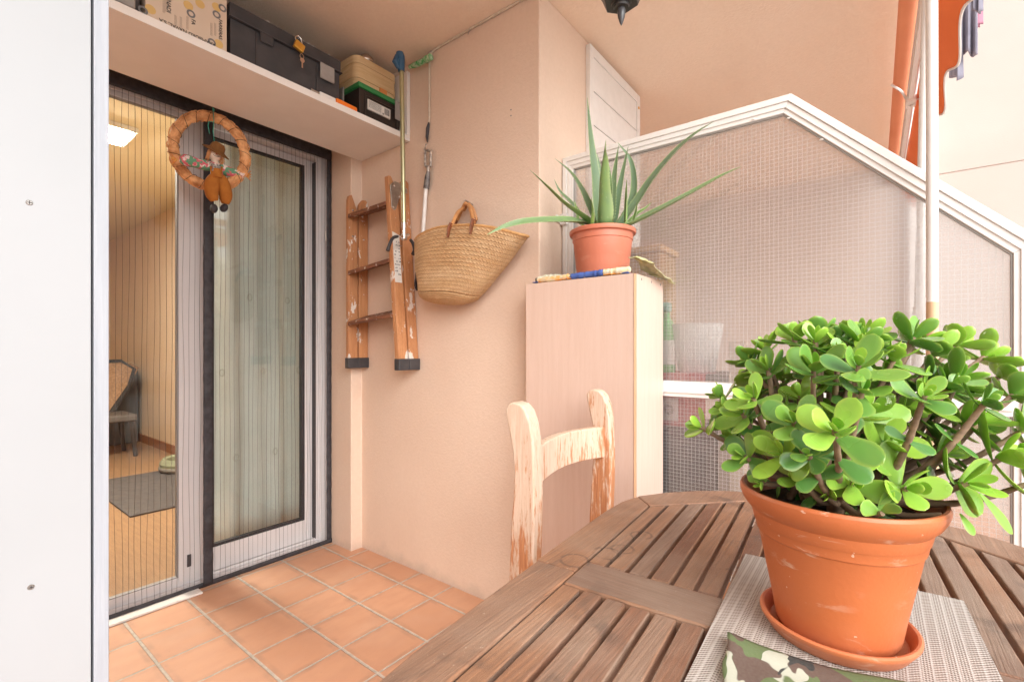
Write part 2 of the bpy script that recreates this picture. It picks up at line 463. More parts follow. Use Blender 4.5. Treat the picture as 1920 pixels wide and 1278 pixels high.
def thin_glass(name, refl=.10, tint=(1, 1, 1), fr_=.55):
    m = Mat(name); m.t.nodes.remove(m.p)
    tr = m.n('ShaderNodeBsdfTransparent'); tr.inputs[0].default_value = (*tint, 1)
    gl = m.n('ShaderNodeBsdfGlossy'); gl.inputs['Roughness'].default_value = .03
    lw = m.n('ShaderNodeLayerWeight'); lw.inputs[0].default_value = .5
    f = E(m.t, lw.outputs['Facing']).pw(3.0) * fr_ + refl
    mx = m.n('ShaderNodeMixShader'); m.L(f, mx.inputs[0]); m.L(tr.outputs[0], mx.inputs[1]); m.L(gl.outputs[0], mx.inputs[2])
    m.L(mx.outputs[0], m.out.inputs[0]); return m.m
DOOR_GLASS = thin_glass('door_glass', .10, (.93, .96, .95))
LEFT_GLASS = thin_glass('clear_door_glass', .015, (.97, .98, .97), .16)
CLEAR = thin_glass('lantern_glass', .1)
def wired_glass():
    m = Mat('wired_cast_glass'); x, y, z = m.xyz(); m.t.nodes.remove(m.p)
    pitch = .0128
    def line(q):
        d = ((q / pitch).fract() - .5).abs() * -1 + .5
        return (d * -1 + .036).gt(0)
    wire = line(y + (m.noise(3, 1) - .5) * .004).mx(line(z + (m.noise(3, 1, off=(4, 4, 4)) - .5) * .004))
    rf = m.n('ShaderNodeBsdfRefraction'); rf.inputs['IOR'].default_value = 1.25; rf.inputs['Roughness'].default_value = .15; rf.inputs[0].default_value = (.985, .985, .985, 1)
    tl = m.n('ShaderNodeBsdfTranslucent'); tl.inputs[0].default_value = (.95, .95, .95, 1)
    gl = m.n('ShaderNodeBsdfGlossy'); gl.inputs['Roughness'].default_value = .2; m.bump(m.noise(40, 1), .0002, .1, gl.inputs['Normal'])
    df = m.n('ShaderNodeBsdfDiffuse'); df.inputs[0].default_value = (.66, .65, .64, 1)
    def mixs(f, a, b):
        q = m.n('ShaderNodeMixShader')
        if isinstance(f, E): m.L(f, q.inputs[0])
        else: q.inputs[0].default_value = f
        m.L(a.outputs[0], q.inputs[1]); m.L(b.outputs[0], q.inputs[2]); return q
    s = mixs(.26, rf, tl)
    lw = m.n('ShaderNodeLayerWeight'); f = E(m.t, lw.outputs['Facing']).pw(2.0) * .40 + .08
    s = mixs(f, s, gl); s = mixs(wire * .42, s, df)
    m.L(s.outputs[0], m.out.inputs[0]); return m.m
WIRED = wired_glass()
def screen_mesh():
    m = Mat('pleated_insect_mesh'); m.t.nodes.remove(m.p)
    tr = m.n('ShaderNodeBsdfTransparent'); df = m.n('ShaderNodeBsdfDiffuse'); df.inputs[0].default_value = (.11, .09, .10, 1)
    mx = m.n('ShaderNodeMixShader'); mx.inputs[0].default_value = .075
    m.L(tr.outputs[0], mx.inputs[1]); m.L(df.outputs[0], mx.inputs[2]); m.L(mx.outputs[0], m.out.inputs[0]); return m.m
SCREEN = screen_mesh()
CORD = simple('pleat_cord', (.085, .07, .065), None, rough=.8)
CURTAIN = (lambda m: (m.base(m.mix(m.noise(4, 3).step(.3, .7), (.74, .78, .74), (.68, .73, .69))), m.rough(.9), m.m)[-1])(Mat('pale_curtain'))
ROOMWALL = simple('ochre_wall', (.70, .545, .385), (.67, .515, .36), 3, .85, .0015, 140)
ROOMCEIL = simple('room_ceiling_paint', (.72, .62, .42), None, rough=.9)
RUGM = simple('charcoal_rug', (.06, .05, .05), (.09, .08, .075), 30, .95, .004, 200)
def emit(name, c, s):
    m = Mat(name); m.t.nodes.remove(m.p); e = m.n('ShaderNodeEmission'); e.inputs[0].default_value = (*c, 1); e.inputs[1].default_value = s
    m.L(e.outputs[0], m.out.inputs[0]); return m.m
AWN = (lambda m: (m.base(m.mix(m.noise(5, 3).step(.3, .7), (.92, .23, .06), (.86, .20, .05))), m.rough(.8), m.bump(m.noise(300, 1), .0006), m.m)[-1])(Mat('orange_awning_cloth'))
AWN_ROLL = simple('orange_awning_roll_cloth', (.84, .34, .18), (.80, .31, .16), 5, .8)
GARMENT = simple('grey_cotton', (.20, .19, .24), (.26, .25, .30), 9, .9, .003, 30)
GARMENT_P = simple('pink_cotton', (.45, .20, .27), (.38, .16, .22), 9, .9)
REDCLOTH = (lambda m: (m.base(m.mix(m.noise(60, 2).step(.45, .55), (.52, .08, .09), (.62, .22, .22))), m.rough(.85), m.m)[-1])(Mat('red_printed_cloth'))

# ================================================================== setting
ZC = 2.47
o = MB().box(-60, 60, -60, 60, -.30, -.25).build('ground', simple('pale_paving', (.74, .73, .71), (.70, .69, .67), .8, .9)); struct(o)
o = MB().box(-4.5, 4.6, -.62, 2.44, -.25, 0).build('terrace_floor', TILES, origin=(0, 0, 0)); struct(o)
o = MB().box(-4.6, 4.75, -.10, 2.50, ZC, ZC + .2).build('ceiling', PEACH_CEIL, origin=(0, 0, 0)); struct(o)
o = MB().prism([(1.450, 2.50), (1.450, 2.20), (1.515, 2.20), (1.515, 1.035), (2.50, 1.035), (2.50, 2.50)], -.05, ZC).build('pier_wall', PEACH, origin=(0, 0, 0), bevel=.006)
tag(o, 'peach stucco corner wall that the step ladder and straw basket hang on', 'wall')
o = MB().box(-4.5, .19, 2.20, 2.50, -.05, 2.185).box(-4.5, 1.449, 2.203, 2.50, 2.185, ZC - .001).build('door_wall', PEACH, origin=(0, 0, 0))
tag(o, 'peach wall around the sliding door, behind the shelf', 'wall')
o = MB().box(-4.6, -4.5, -.1, 2.5, -.05, ZC - .001).build('side_wall', PEACH, origin=(0, 0, 0)); tag(o, 'peach end wall far along the terrace beyond the white cabinet', 'wall')
o = MB().box(2.50, 4.6, 2.20, 2.35, -.05, ZC - .001).build('recess_wall', CREAM, origin=(0, 0, 0)); tag(o, 'recessed wall with pale light put into its cream colour, seen blurred behind the wired glass', 'wall')  # peach wall given a cream colour that carries the pale light behind the glass
bmw = MB(); 
for z0, z1 in ((-.25, 2.337), (2.345, 5.5)): bmw.box(4.6, 4.75, -7, 2.5, z0, z1)
bmw.box(4.606, 4.74, -7, 2.5, 2.337, 2.345)
o = bmw.build('far_wall', CREAM, origin=(0, 0, 0)); tag(o, 'sunlit cream rendered wall with a joint line beyond the awning', 'wall')
o = MB().box(4.52, 4.597, -.30, -.20, -.25, 5.5).build('downpipe', WHITE_PVC, bevel=.006); tag(o, 'white vertical box downpipe on the far cream wall', 'downpipe')

# room behind the door
o = MB().box(-1.6, 1.68, 2.51, 8.2, -.05, .008).build('room_floor', PARQUET, origin=(0, 0, 0)); struct(o)
o = MB().box(1.68, 1.78, 2.51, 8.2, 0, 2.52).box(-1.7, -1.6, 2.51, 8.2, 0, 2.52).box(-1.6, 1.68, 8.1, 8.2, 0, 2.52).build('room_wall', ROOMWALL, origin=(0, 0, 0)); struct(o)
o = MB().box(-1.7, 1.78, 2.51, 8.2, 2.52, 2.6).build('room_ceiling', ROOMCEIL, origin=(0, 0, 0)); struct(o)
o = MB().box(1.662, 1.6795, 2.6, 8.1, .008, .095).build('skirting_board', SKIRT, origin=(1.67, 5, 0)); struct(o)
lp = thing('ceiling_light', 'bright rectangular ceiling light glowing inside the room', 'light', (.60, 4.02, 2.45))
MB().box(.26, .94, 3.82, 4.16, 2.485, 2.519).build('frame', WHITE_PVC, lp, bevel=.004)
MB().box(.285, .915, 3.845, 4.135, 2.478, 2.4845).build('diffuser', emit('lit_diffuser', (1, .94, .82), 125), lp)
ar = thing('armchair', 'wicker backed chair with a dark frame against the ochre wall', 'chair', (1.35, 6.2, .008))
b = MB()
def armback(u, v):
    w = lerp(.30, .50, v ** .8); x = 1.02 + w * u + .10 * v - .03; y = 6.22 + .26 * v + .05 * (1 - (2 * u - 1) ** 2)
    return (x, y, .40 + .53 * v - .07 * (2 * u - 1) ** 4 * v)
b.grid(armback, 14, 10); b.build('backrest', simple('wicker', (.34, .20, .11), (.22, .12, .06), 60, .7, .004, 60), ar, True, solid=.03)
MB().tube([armback(0, .0), armback(0, .6), armback(.05, .93), armback(.3, 1.02), armback(.7, 1.02), armback(.95, .93), armback(1, .6), armback(1, 0)], .024, 8).build('back_frame', simple('dark_frame', (.03, .028, .028), None, rough=.8), ar, True)
MB().box(1.0, 1.42, 5.80, 6.26, .36, .43).build('seat', simple('seat_leather', (.10, .085, .075), None, rough=.6), ar, bevel=.02)
for x, y in ((1.04, 5.84), (1.04, 6.24), (1.38, 5.84), (1.38, 6.24)):
    MB().tube([(x, y, .37), (x + .03 * (1 if x > 1.2 else -1), y, .008)], [.025, .018], 8).build('leg', IRON, ar, True)
o = MB().box(1.34, 1.64, 6.68, 7.5, .009, .84).build('chair_side_block', simple('dark_grey_chair_side', (.075, .078, .08), None, rough=.5), bevel=.01); tag(o, 'dark grey block standing in for the dark fabric side of the wicker chair', 'cabinet')  # added block that stands in for the chair's dark grey fabric side
rg = MB(); rg.box(.87, 1.60, 3.72, 4.92, .0085, .02)
o = rg.build('rug', RUGM, bevel=.004); tag(o, 'charcoal rug with pale lines on the parquet floor', 'rug')
pb = thing('pet_bed', 'round pale green cushion bed lying on the charcoal rug', 'pet bed', (1.53, 4.80, .0205))
MB().lathe([(.02, .0), (.17, .0), (.20, .03), (.205, .07), (.18, .11), (.15, .10), (.14, .06), (.02, .05)], (1.53, 4.80, .0205), 32).build('cushion', simple('pale_green_cloth', (.24, .25, .16), (.2, .21, .13), 12, .9), pb, True)
MB().lathe([(.207, .015), (.212, .03), (.207, .045)], (1.53, 4.80, .0205), 32).build('piping', simple('grey_cloth', (.2, .18, .15), None, rough=.9), pb, True)
# curtain
cu = MB()
def curt(u, v):
    x = .965 + .60 * u + .018 * math.sin(v * 5) * (1 - u); z = .06 + 2.28 * v
    return (x, 2.70 + .016 * math.sin(u * 30 + .8 * math.sin(3 * v)) + .012 * math.sin(u * 19 + 2), z)
cu.grid(curt, 160, 14)
ct = thing('curtain', 'pale green-grey curtain hanging behind the right door pane', 'curtain', (1.25, 2.70, .05))
cu.build('cloth', CURTAIN, ct, True, solid=.004)
MB().tube([(.80, 2.70, 2.37), (1.66, 2.70, 2.37)], .012, 10).build('rail', WHITE_PVC, ct, True)
ring_m = simple('ring_print', (.56, .59, .53), None, rough=.9)
for k in range(9):
    x = 1.0 + k * .068
    for zz in (.5, .95, 1.35):
        if (k * 7 + int(zz * 10)) % 3 == 0:
            MB().tube([(x + .012 * math.cos(q), 2.662, zz + .018 * math.sin(q)) for q in [i * .6981 for i in range(9)]], .003, 5, closed=True).build('printed_ring', ring_m, ct)

# ------------------------------------------------------------------ sliding door
dr = thing('sliding_door', 'white aluminium sliding glass door with two leaves behind the insect screen', 'door', (.83, 2.46, 0))
b = MB()
b.box(1.405, 1.4485, 2.425, 2.505, .0, 2.178); b.box(1.385, 1.405, 2.432, 2.44, .02, 2.12)
b.box(.192, .235, 2.425, 2.505, 0, 2.178); b.box(.235, 1.405, 2.425, 2.505, 2.118, 2.178)
b.box(.235, 1.405, 2.422, 2.505, .001, .022); b.box(.235, 1.405, 2.44, 2.446, .022, .034)
b.build('door_frame', WHITE_ALU, dr, bevel=.002)
MB().box(1.383, 1.387, 2.436, 2.472, .03, 2.1).build('frame_seal', BLACK_RUB, dr)
def leaf(x0, x1, y, zb, zt, hb, ht, ls, rs, g=.010, gm=None, gl=None):
    f = MB()
    f.box(x0, x0 + ls, y, y + .036, zb, zt); f.box(x1 - rs, x1, y, y + .036, zb, zt)
    f.box(x0 + ls, x1 - rs, y + .001, y + .035, zb, zb + hb); f.box(x0 + ls, x1 - rs, y + .001, y + .035, zt - ht, zt)
    # raised beads give the profile its lines
    f.box(x1 - rs + .012, x1 - rs + .018, y - .004, y, zb + .01, zt - .01); f.box(x1 - .02, x1 - .012, y - .005, y, zb + .01, zt - .01)
    lf = f.build('door_leaf', WHITE_ALU, dr, bevel=.0025)
    gx0, gx1, gz0, gz1 = x0 + ls, x1 - rs, zb + hb, zt - ht
    s = MB(); s.box(gx0, gx0 + g, y + .004, y + .03, gz0, gz1); s.box(gx1 - g * 1.6, gx1, y + .004, y + .03, gz0, gz1); s.box(gx0 + g, gx1 - g * 1.6, y + .005, y + .029, gz0, gz0 + g * 1.3); s.box(gx0 + g, gx1 - g * 1.6, y + .005, y + .029, gz1 - g, gz1)
    s.build('gasket', gm or BLACK_RUB, lf)
    MB().box(gx0 + g, gx1 - g * 1.6, y + .016, y + .020, gz0 + g * 1.3, gz1 - g).build('glass', gl or DOOR_GLASS, lf)
    return lf
lf1 = leaf(.238, .862, 2.432, .036, 2.116, .026, .02, .06, .122, .003, simple('grey_seal', (.30, .29, .29), None, rough=.6), LEFT_GLASS)
MB().box(.770, .786, 2.424, 2.428, .10, .155).build('latch', BLACK_PL, lf1, bevel=.002)
lf2 = leaf(.836, 1.404, 2.472, .024, 2.112, .112, .034, .05, .062)
# insect screen
sn = thing('insect_screen', 'black taped pleated insect screen stretched across the sliding door', 'insect screen', (.83, 2.39, 0))
b = MB()
def tape(x0, x1, z0, z1, y=2.392, n=40, amp=.0022, horiz=False, sd=0):
    def fn(u, v):
        x = lerp(x0, x1, u); z = lerp(z0, z1, v); k = (x if horiz else z) * 26
        d = amp * mnoise.noise(V((k * .6, sd, 0))) * 2
        e = .0015 * mnoise.noise(V((k, sd + 5, 0)))
        q = v if horiz else u
        return (x + (0 if horiz else e), y - .003 * math.sin(math.pi * q) + d * math.sin(math.pi * q), z + (e if horiz else 0))
    b.grid(fn, n if horiz else 5, 5 if horiz else n)
tape(.20, 1.449, 2.115, 2.176, 2.389, 60, .004, True, 1); tape(1.421, 1.449, .02, 2.115, 2.387, 120, .002, False, 2)
tape(.20, .225, .02, 2.115, 2.387, 100, .002, False, 3)
b.build('border_tape', BLACK_FAB, sn, True, solid=.002)
b = MB(); tape(.20, 1.449, .004, .026, 2.384, 90, .004, True, 4); b.build('bottom_hem', BLACK_FAB, sn, True, solid=.003)
b = MB(); tape(.818, .857, .012, 2.115, 2.380, 130, .005, False, 6); b.build('centre_strip', BLACK_FAB, sn, True, solid=.003)
b = MB()
def pleat(x0, x1, name):
    n = int((x1 - x0) / .0213); b = MB(); c = MB()
    for k in range(n + 1):
        x = x0 + (k + .5) * (x1 - x0) / (n + 1); ph = random.uniform(0, 6); am = random.uniform(.0012, .0032); f = random.uniform(.8, 1.5)
        pts = [(x + am * math.sin(z * 4.5 * f + ph) + .0016 * math.sin(z * 9 + k * .5), 2.388 - (.003 if k % 2 else 0), z) for z in [.022 + i * 2.098 / 26 for i in range(27)]]
        c.tube(pts, random.uniform(.00045, .00085), 4)
    def fn(u, v):
        x = lerp(x0, x1, u); return (x, 2.390, lerp(.02, 2.116, v))
    b.grid(fn, 4, 4); s = b.build('pleated_mesh', SCREEN, sn); c.build('pleat_cords', CORD, s)
pleat(.225, .818, ''); pleat(.857, 1.421, '')
MB().box(1.409, 1.413, 2.3795, 2.3835, 1.665, 1.72).build('pull_clip', WHITE_PVC, sn)
o = MB().box(.20, .80, 2.33, 2.383, .0005, .010).build('door_threshold', WHITE_PVC, bevel=.003); tag(o, 'thin white threshold strip on the tiles at the foot of the open door half', 'threshold')

# ------------------------------------------------------------------ white cabinet at the left
cb = thing('white_cabinet', 'tall plain white cabinet with screw heads and a grey oak edge', 'cabinet', (-.2, 1.06, 0))
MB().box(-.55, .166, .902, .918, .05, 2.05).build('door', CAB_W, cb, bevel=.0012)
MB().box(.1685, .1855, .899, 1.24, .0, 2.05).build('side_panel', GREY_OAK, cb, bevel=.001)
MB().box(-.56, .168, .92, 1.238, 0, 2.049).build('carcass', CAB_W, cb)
for u, v in ((55, 380), (58, 1100)):
    p = ony(u, v, .902); Mx = frame(p, (1, 0, 0), (0, 0, 1))
    sc_ = MB().lathe([(.0, .0012), (.0028, .0012), (.0036, .0002), (.0036, -.0005)], p, 20, frame((0, 0, 0), (1, 0, 0), (0, 0, 1))).build('screw', STEEL, cb, True)
    MB().box(-.0024, .0024, -.0004, .0004, .0011, .0016, Mx).box(-.0004, .0004, -.0024, .0024, .0011, .00155, Mx).build('slot', INK, sc_)

# ------------------------------------------------------------------ shelf and what lies on it
sh = thing('wall_shelf', 'long white laminate shelf mounted above the sliding door', 'shelf', (.4, 2.0, 2.087))
MB().box(-.9, 1.513, 1.80, 2.200, 2.087, 2.115).build('board', SHELF_W, sh, bevel=.0015)
MB().box(1.495, 1.5135, 1.80, 1.96, 2.1155, 2.425).build('end_panel', SHELF_W, sh, bevel=.001)
ZS = 2.1155
cs = thing('tool_case', 'dark grey plastic case at the left end of the shelf', 'case', (.2, 1.97, ZS))
MB().box(-.1, .458, 1.838, 2.12, ZS, ZS + .20).build('body', BLACK_PL, cs, bevel=.012)
MB().box(-.105, .463, 1.832, 2.125, ZS + .201, ZS + .27).build('lid', BLACK_PL, cs, bevel=.012)
MB().box(.30, .44, 1.818, 1.834, ZS + .012, ZS + .05).build('clasp', LATCH, cs, bevel=.006)
# cardboard box
cx0, cx1, cy = .468, .706, 1.835
bx = thing('cardboard_box', 'pale cardboard box printed with yellow dots, grey rings and FARRERAS lettering', 'box', ((cx0 + cx1) / 2, 1.97, ZS))
MB().box(cx0, cx1, cy, 2.13, ZS, ZS + .30).build('carton', simple('pale_cardboard', (.70, .56, .44), (.66, .52, .40), 5, .85), bx, bevel=.003)
def onbox(u, v): 
    p = ony(u, v, cy); return p
def disc(mb, p, rx, rz, inner=0, n=24, y=None):
    y = (cy - .0008) if y is None else y
    if inner:
        vs = []; 
        for rr in (1, inner): vs += [(p.x + rx * rr * math.cos(2 * math.pi * k / n), y, p.z + rz * rr * math.sin(2 * math.pi * k / n)) for k in range(n)]
        mb.add(vs, [(k, (k + 1) % n, (k + 1) % n + n, k + n) for k in range(n)])
    else:
        mb.add([(p.x + rx * math.cos(2 * math.pi * k / n), y, p.z + rz * math.sin(2 * math.pi * k / n)) for k in range(n)], [tuple(range(n))])
dots = []
for u, v in ((282, 18), (353, 11), (375, 8), (406, 14), (410, 83)): dots.append(onbox(u, v))
for x, z in ((.50, .20), (.60, .22), (.68, .25)): dots.append(V((x, cy, ZS + z)))
for q in dots: d = MB(); disc(d, q, .0145, .0145); d.build('yellow_dot', YEL_INK, bx)
dots = []
for u, v in ((358, 26.5), (417, 16), (406, 28), (397, 80), (268, 20)): dots.append(onbox(u, v))
for x, z in ((.53, .22), (.63, .24)): dots.append(V((x, cy, ZS + z)))
for q in dots: d = MB(); disc(d, q, .013, .013, .55, y=cy - .0011); d.build('grey_ring', INK_G, bx)
def bt(s, u, v, size, ang, mat=INK):
    p = onbox(u, v); p.y = cy - .0012
    text('printed_text', s, size, mat, frame(p, (math.cos(R(ang)), 0, math.sin(R(ang))), (-math.sin(R(ang)), 0, math.cos(R(ang)))), bx)
bt('FARRERAS', 413, 56, .0155, -90); bt('MENADI', 316, 6, .0175, -90); bt('FA', 362, 42, .017, -90)
bt('ARAMBURU NAVAL, S.A', 353, 62, .0155, 180)
for u, v in ((404, 56), (397, 56), (308, 12), (313, 10), (352, 44), (330, 42), (340, 45)):
    p = onbox(u, v); q = MB(); 
    for k in range(3): q.box(p.x - .004 + .0025 * k, p.x - .0034 + .0025 * k, cy - .0009, cy - .0003, p.z - .022, p.z + .022)
    q.build('print_lines', simple('faint_ink', (.45, .35, .28), None, rough=.9), bx)
# toolbox
tx0, tx1, ty = .713, 1.156, 1.830
tb = thing('toolbox', 'big black plastic toolbox with a brass padlock and keys', 'toolbox', ((tx0 + tx1) / 2, 1.98, ZS))
MB().box(tx0 + .004, tx1 - .004, ty + .006, 2.14, ZS, ZS + .148).box(tx0 + .09, tx0 + .093, ty + .003, ty + .007, ZS + .003, ZS + .146).box(tx1 - .112, tx1 - .109, ty + .003, ty + .007, ZS + .003, ZS + .146).build('body', BLACK_PL, tb, bevel=.006)
MB().box(tx0, tx1, ty, 2.145, ZS + .1535, ZS + .203).box(tx0 - .003, tx1 + .006, ty - .006, 2.147, ZS + .148, ZS + .1535).build('lid', BLACK_PL, tb, bevel=.007)
random.seed(3); crumb_m = simple('plaster_crumb', (.72, .68, .62), None, rough=.9)
for k in range(26):
    x = random.uniform(tx0, tx1); MB().blob((x, ty + random.uniform(-.001, .02), ZS + .204), (random.uniform(.002, .009), .004, .002), nu=6, nv=4).build('plaster_crumb', crumb_m, tb, True)
MB().box(tx0 + .105, tx0 + .155, ty - .004, ty + .003, ZS + .115, ZS + .150).build('latch', BLACK_PL, tb, bevel=.004)
la = MB().box(tx1 - .10, tx1 - .035, ty - .010, ty - .002, ZS + .085, ZS + .150).build('latch', LATCH, tb, bevel=.006)
pl = thing('padlock', 'small brass padlock with keys hanging from the toolbox lid', 'padlock', (.985, 1.815, 2.23))
p = ony(560, 88, 1.814)
MB().box(p.x - .020, p.x + .020, 1.803, 1.818, p.z - .016, p.z + .016, Matrix.Translation(p) @ Matrix.Rotation(R(18), 4, 'Y') @ Matrix.Translation(-p)).build('body', BRASS, pl, bevel=.003)
MB().tube([p + V((-.012, -.003, .012)), p + V((-.016, -.003, .030)), p + V((-.004, -.003, .040)), p + V((.008, -.003, .034)), p + V((.012, -.003, .014))], .0032, 8).build('shackle', CHROME, pl, True)
k1 = MB(); q = ony(566, 106, 1.808)
k1.tube([q + V((.008 * math.cos(a), 0, .010 * math.sin(a))) for a in [i * .628 for i in range(10)]], .0013, 6, closed=True)
k1.lathe([(.0, -.0012), (.009, -.0012), (.009, .0012), (0, .0012)], q + V((.001, -.002, -.016)), 14, frame((0, 0, 0), (1, 0, 0), (0, 0, 1)))
k1.box(q.x - .002, q.x + .003, q.y - .003, q.y - .001, q.z - .046, q.z - .022)
k1.build('keys', simple('key_metal', (.62, .42, .30), None, rough=.3, metal=.8), pl, True)
# cutter
ct_ = thing('utility_knife', 'orange handled utility knife lying on the shelf edge', 'knife', (1.15, 1.815, ZS))
MB().box(1.118, 1.222, 1.803, 1.823, ZS + .0, ZS + .021, Matrix.Translation((1.17, 1.81, ZS)) @ Matrix.Rotation(R(2), 4, 'Z') @ Matrix.Translation((-1.17, -1.81, -ZS))).build('handle', ORANGE_PL, ct_, bevel=.006)
MB().box(1.045, 1.117, 1.8055, 1.8195, ZS + .001, ZS + .017).build('blade_slide', WHITE_PVC, ct_, bevel=.003)
MB().box(1.01, 1.044, 1.811, 1.8135, ZS + .003, ZS + .014).build('blade', STEEL, ct_)
# black and green crate
gx0, gx1, gy = 1.248, 1.488, 1.832; GZ = .132
gc = thing('storage_crate', 'black storage crate with a green lid and paper label at the shelf end', 'crate', (1.37, 1.98, ZS))
def taper(x0, x1, y0, y1, z0, z1, i):
    b = MB(); vs = [(x0 + i, y0 + i, z0), (x1 - i, y0 + i, z0), (x1 - i, y1 - i, z0), (x0 + i, y1 - i, z0), (x0, y0, z1), (x1, y0, z1), (x1, y1, z1), (x0, y1, z1)]
    b.add(vs, [(3, 2, 1, 0), (4, 5, 6, 7), (0, 1, 5, 4), (1, 2, 6, 5), (2, 3, 7, 6), (3, 0, 4, 7)]); return b
b = taper(gx0, gx1, gy, 2.12, ZS, ZS + GZ, .008)
for x in (gx0 + .028, gx1 - .034): b.box(x, x + .008, gy - .002, gy + .01, ZS + .006, ZS + GZ - .012)
b.box(gx0 + .036, gx1 - .034, gy - .001, gy + .01, ZS + GZ - .026, ZS + GZ - .020)
b.build('body', simple('crate_black', (.022, .016, .013), (.03, .02, .016), 12, .42), gc, bevel=.004)
MB().box(gx0 - .008, gx1 + .004, gy - .008, 2.13, ZS + GZ + .0005, ZS + GZ + .024).build('lid', GREEN_PL, gc, bevel=.005)
for x, y0, y1 in ((gx0 - .014, 1.93, 1.972),):
    MB().box(x - .006, x + .004, y0, y1, ZS + .05, ZS + GZ + .028).build('clip', LATCH, gc, bevel=.004)
MB().box(gx1 - .05, gx1 - .02, gy - .014, gy - .0085, ZS + .06, ZS + GZ + .018).build('clip', LATCH, gc, bevel=.003)
lx0, lx1, lz0, lz1 = 1.292, 1.418, ZS + .052, ZS + .097
lb = MB().box(lx0, lx1, gy - .0025, gy + .006, lz0, lz1).build('label', PAPER, gc)
d = MB(); random.seed(5)
for r_ in range(6):
    z = lz1 - .006 - r_ * .0055; x = lx0 + .006
    while x < lx0 + .074:
        w = random.uniform(.003, .009); d.box(x, min(x + w, lx0 + .076), gy - .0032, gy - .0026, z - .0011, z + .0011); x += w + .0018
x = lx0 + .092
while x < lx1 - .006:
    w = random.choice((.0008, .0014, .0022)); d.box(x, x + w, gy - .0032, gy - .0026, lz0 + .010, lz1 - .006); x += w + random.choice((.0009, .0014))
d.box(lx0 + .081, lx0 + .088, gy - .0032, gy - .0026, lz0 + .006, lz0 + .013)
d.build('label_print', INK_G, lb)
# pale wooden box on crate
wb = thing('wooden_box', 'pale slatted wooden box standing on the green crate lid', 'box', (1.37, 1.99, ZS + GZ + .025))
z0 = ZS + GZ + .0245
def rr(x0, x1, y0, y1, r, n=5):
    out = []
    for cx, cy_, a in ((x1 - r, y0 + r, -90), (x1 - r, y1 - r, 0), (x0 + r, y1 - r, 90), (x0 + r, y0 + r, 180)):
        for k in range(n + 1): q = R(a + 90 * k / n); out.append((cx + r * math.cos(q), cy_ + r * math.sin(q)))
    return out
b = MB()
for k in range(4): b.prism(rr(1.245 - .002 * (k % 2), 1.478 + .002 * (k % 2), 1.853 - .002 * (k % 2), 2.12, .035), z0 + k * .034, z0 + k * .034 + .0335)
b.build('slats', BASKETW, wb, bevel=.002)
MB().box(1.372, 1.412, 1.8475, 1.8515, z0 + .012, z0 + .034).build('sticker', simple('orange_sticker', (.66, .25, .07), None, rough=.6), wb)
o = MB().blob((1.335, 1.90, z0 + .163), (.034, .03, .027)).build('steel_ladle', simple('ladle_steel', (.62, .5, .42), None, rough=.2, metal=.9), None, True); tag(o, 'small round steel ladle bowl lying on the pale wooden box', 'ladle')

# ------------------------------------------------------------------ wreath with doll
yw = R(24); WX = V((math.cos(yw), -math.sin(yw) * .0 + math.sin(yw) * -1, 0)).normalized()
WC = ony(394, 284, 2.23); RW = .138
wr = thing('straw_wreath', 'round straw wreath hanging on green string in front of the door', 'wreath', WC)
def wp(a, r=RW, off=0): 
    p = WC + WX * (r * .93 * math.cos(a)) + V((0, 0, r * 1.06 * math.sin(a))); return p + V((0, -off, 0))
b = MB(); random.seed(11)
b.tube([wp(2 * math.pi * k / 72) + V((0, 0, .0)) for k in range(72)], [.0185 + .0025 * math.sin(k * 1.7) for k in range(72)], 12, closed=True)
for k in range(420):
    a = random.uniform(0, 6.28); L = random.uniform(.12, .3); q = random.uniform(0, 6.28); tw = random.uniform(-.6, .6)
    def pt(t):
        aa = a + L * t; c = wp(aa); rad = (c - WC).normalized(); w = V((WX.y, -WX.x, 0)); e = q + tw * t
        rr_ = .020 + .003 * math.sin(3 * t + q)
        return c + rad * math.cos(e) * rr_ + w * math.sin(e) * rr_
    b.tube([pt(0), pt(.33), pt(.66), pt(1)], [.0012, .0022, .0022, .001], 4)
b.build('straw_ring', simple('wreath_straw', (.84, .46, .21), (.52, .23, .085), 34, .7, .002, 60), wr, True)
b = MB()
nt = 17
pts = []
for k in range(nt * 12 + 1):
    a = 2 * math.pi * k / (nt * 12); e = 2 * math.pi * k / 12; c = wp(a); rad = (c - WC).normalized(); w = V((WX.y, -WX.x, 0))
    pts.append(c + rad * math.cos(e) * .0228 + w * math.sin(e) * .0228)
b.tube(pts, .0011, 4); b.build('binding_wire', simple('dark_twine', (.07, .03, .015), None, rough=.8), wr)
b = MB(); top = wp(math.pi / 2 - .02)
b.tube([top + V((.001, -.03, -.035)), top + V((.0, -.029, 0)), top + V((.0, -.02, .03)), V((top.x, 2.20, 2.10))], .0016, 6)
b.tube([top + V((0, -.03, -.03)), top + V((-.018, -.032, -.035)), top + V((-.022, -.032, -.055)), top + V((-.016, -.032, -.085))], .0016, 6)
b.tube([top + V((0, -.03, -.03)), top + V((-.003, -.032, -.07)), top + V((.002, -.03, -.11)), top + V((.004, -.024, -.15))], .0014, 6)
b.blob(top + V((.0, -.029, .022)), (.0045,) * 3, nu=8, nv=6)
b.build('hanging_string', STRING_G, wr, True)
DC = WC + V((0, -.035, 0))
def dp(u, v, off=0): return ony(u, v, WC.y - .035 - off)
dl = thing('scarecrow_doll', 'little scarecrow doll in brown dungarees sitting in the straw wreath', 'doll', dp(405, 330))
felt = simple('rust_felt', (.42, .15, .02), (.36, .12, .015), 40, .9, .001, 200)
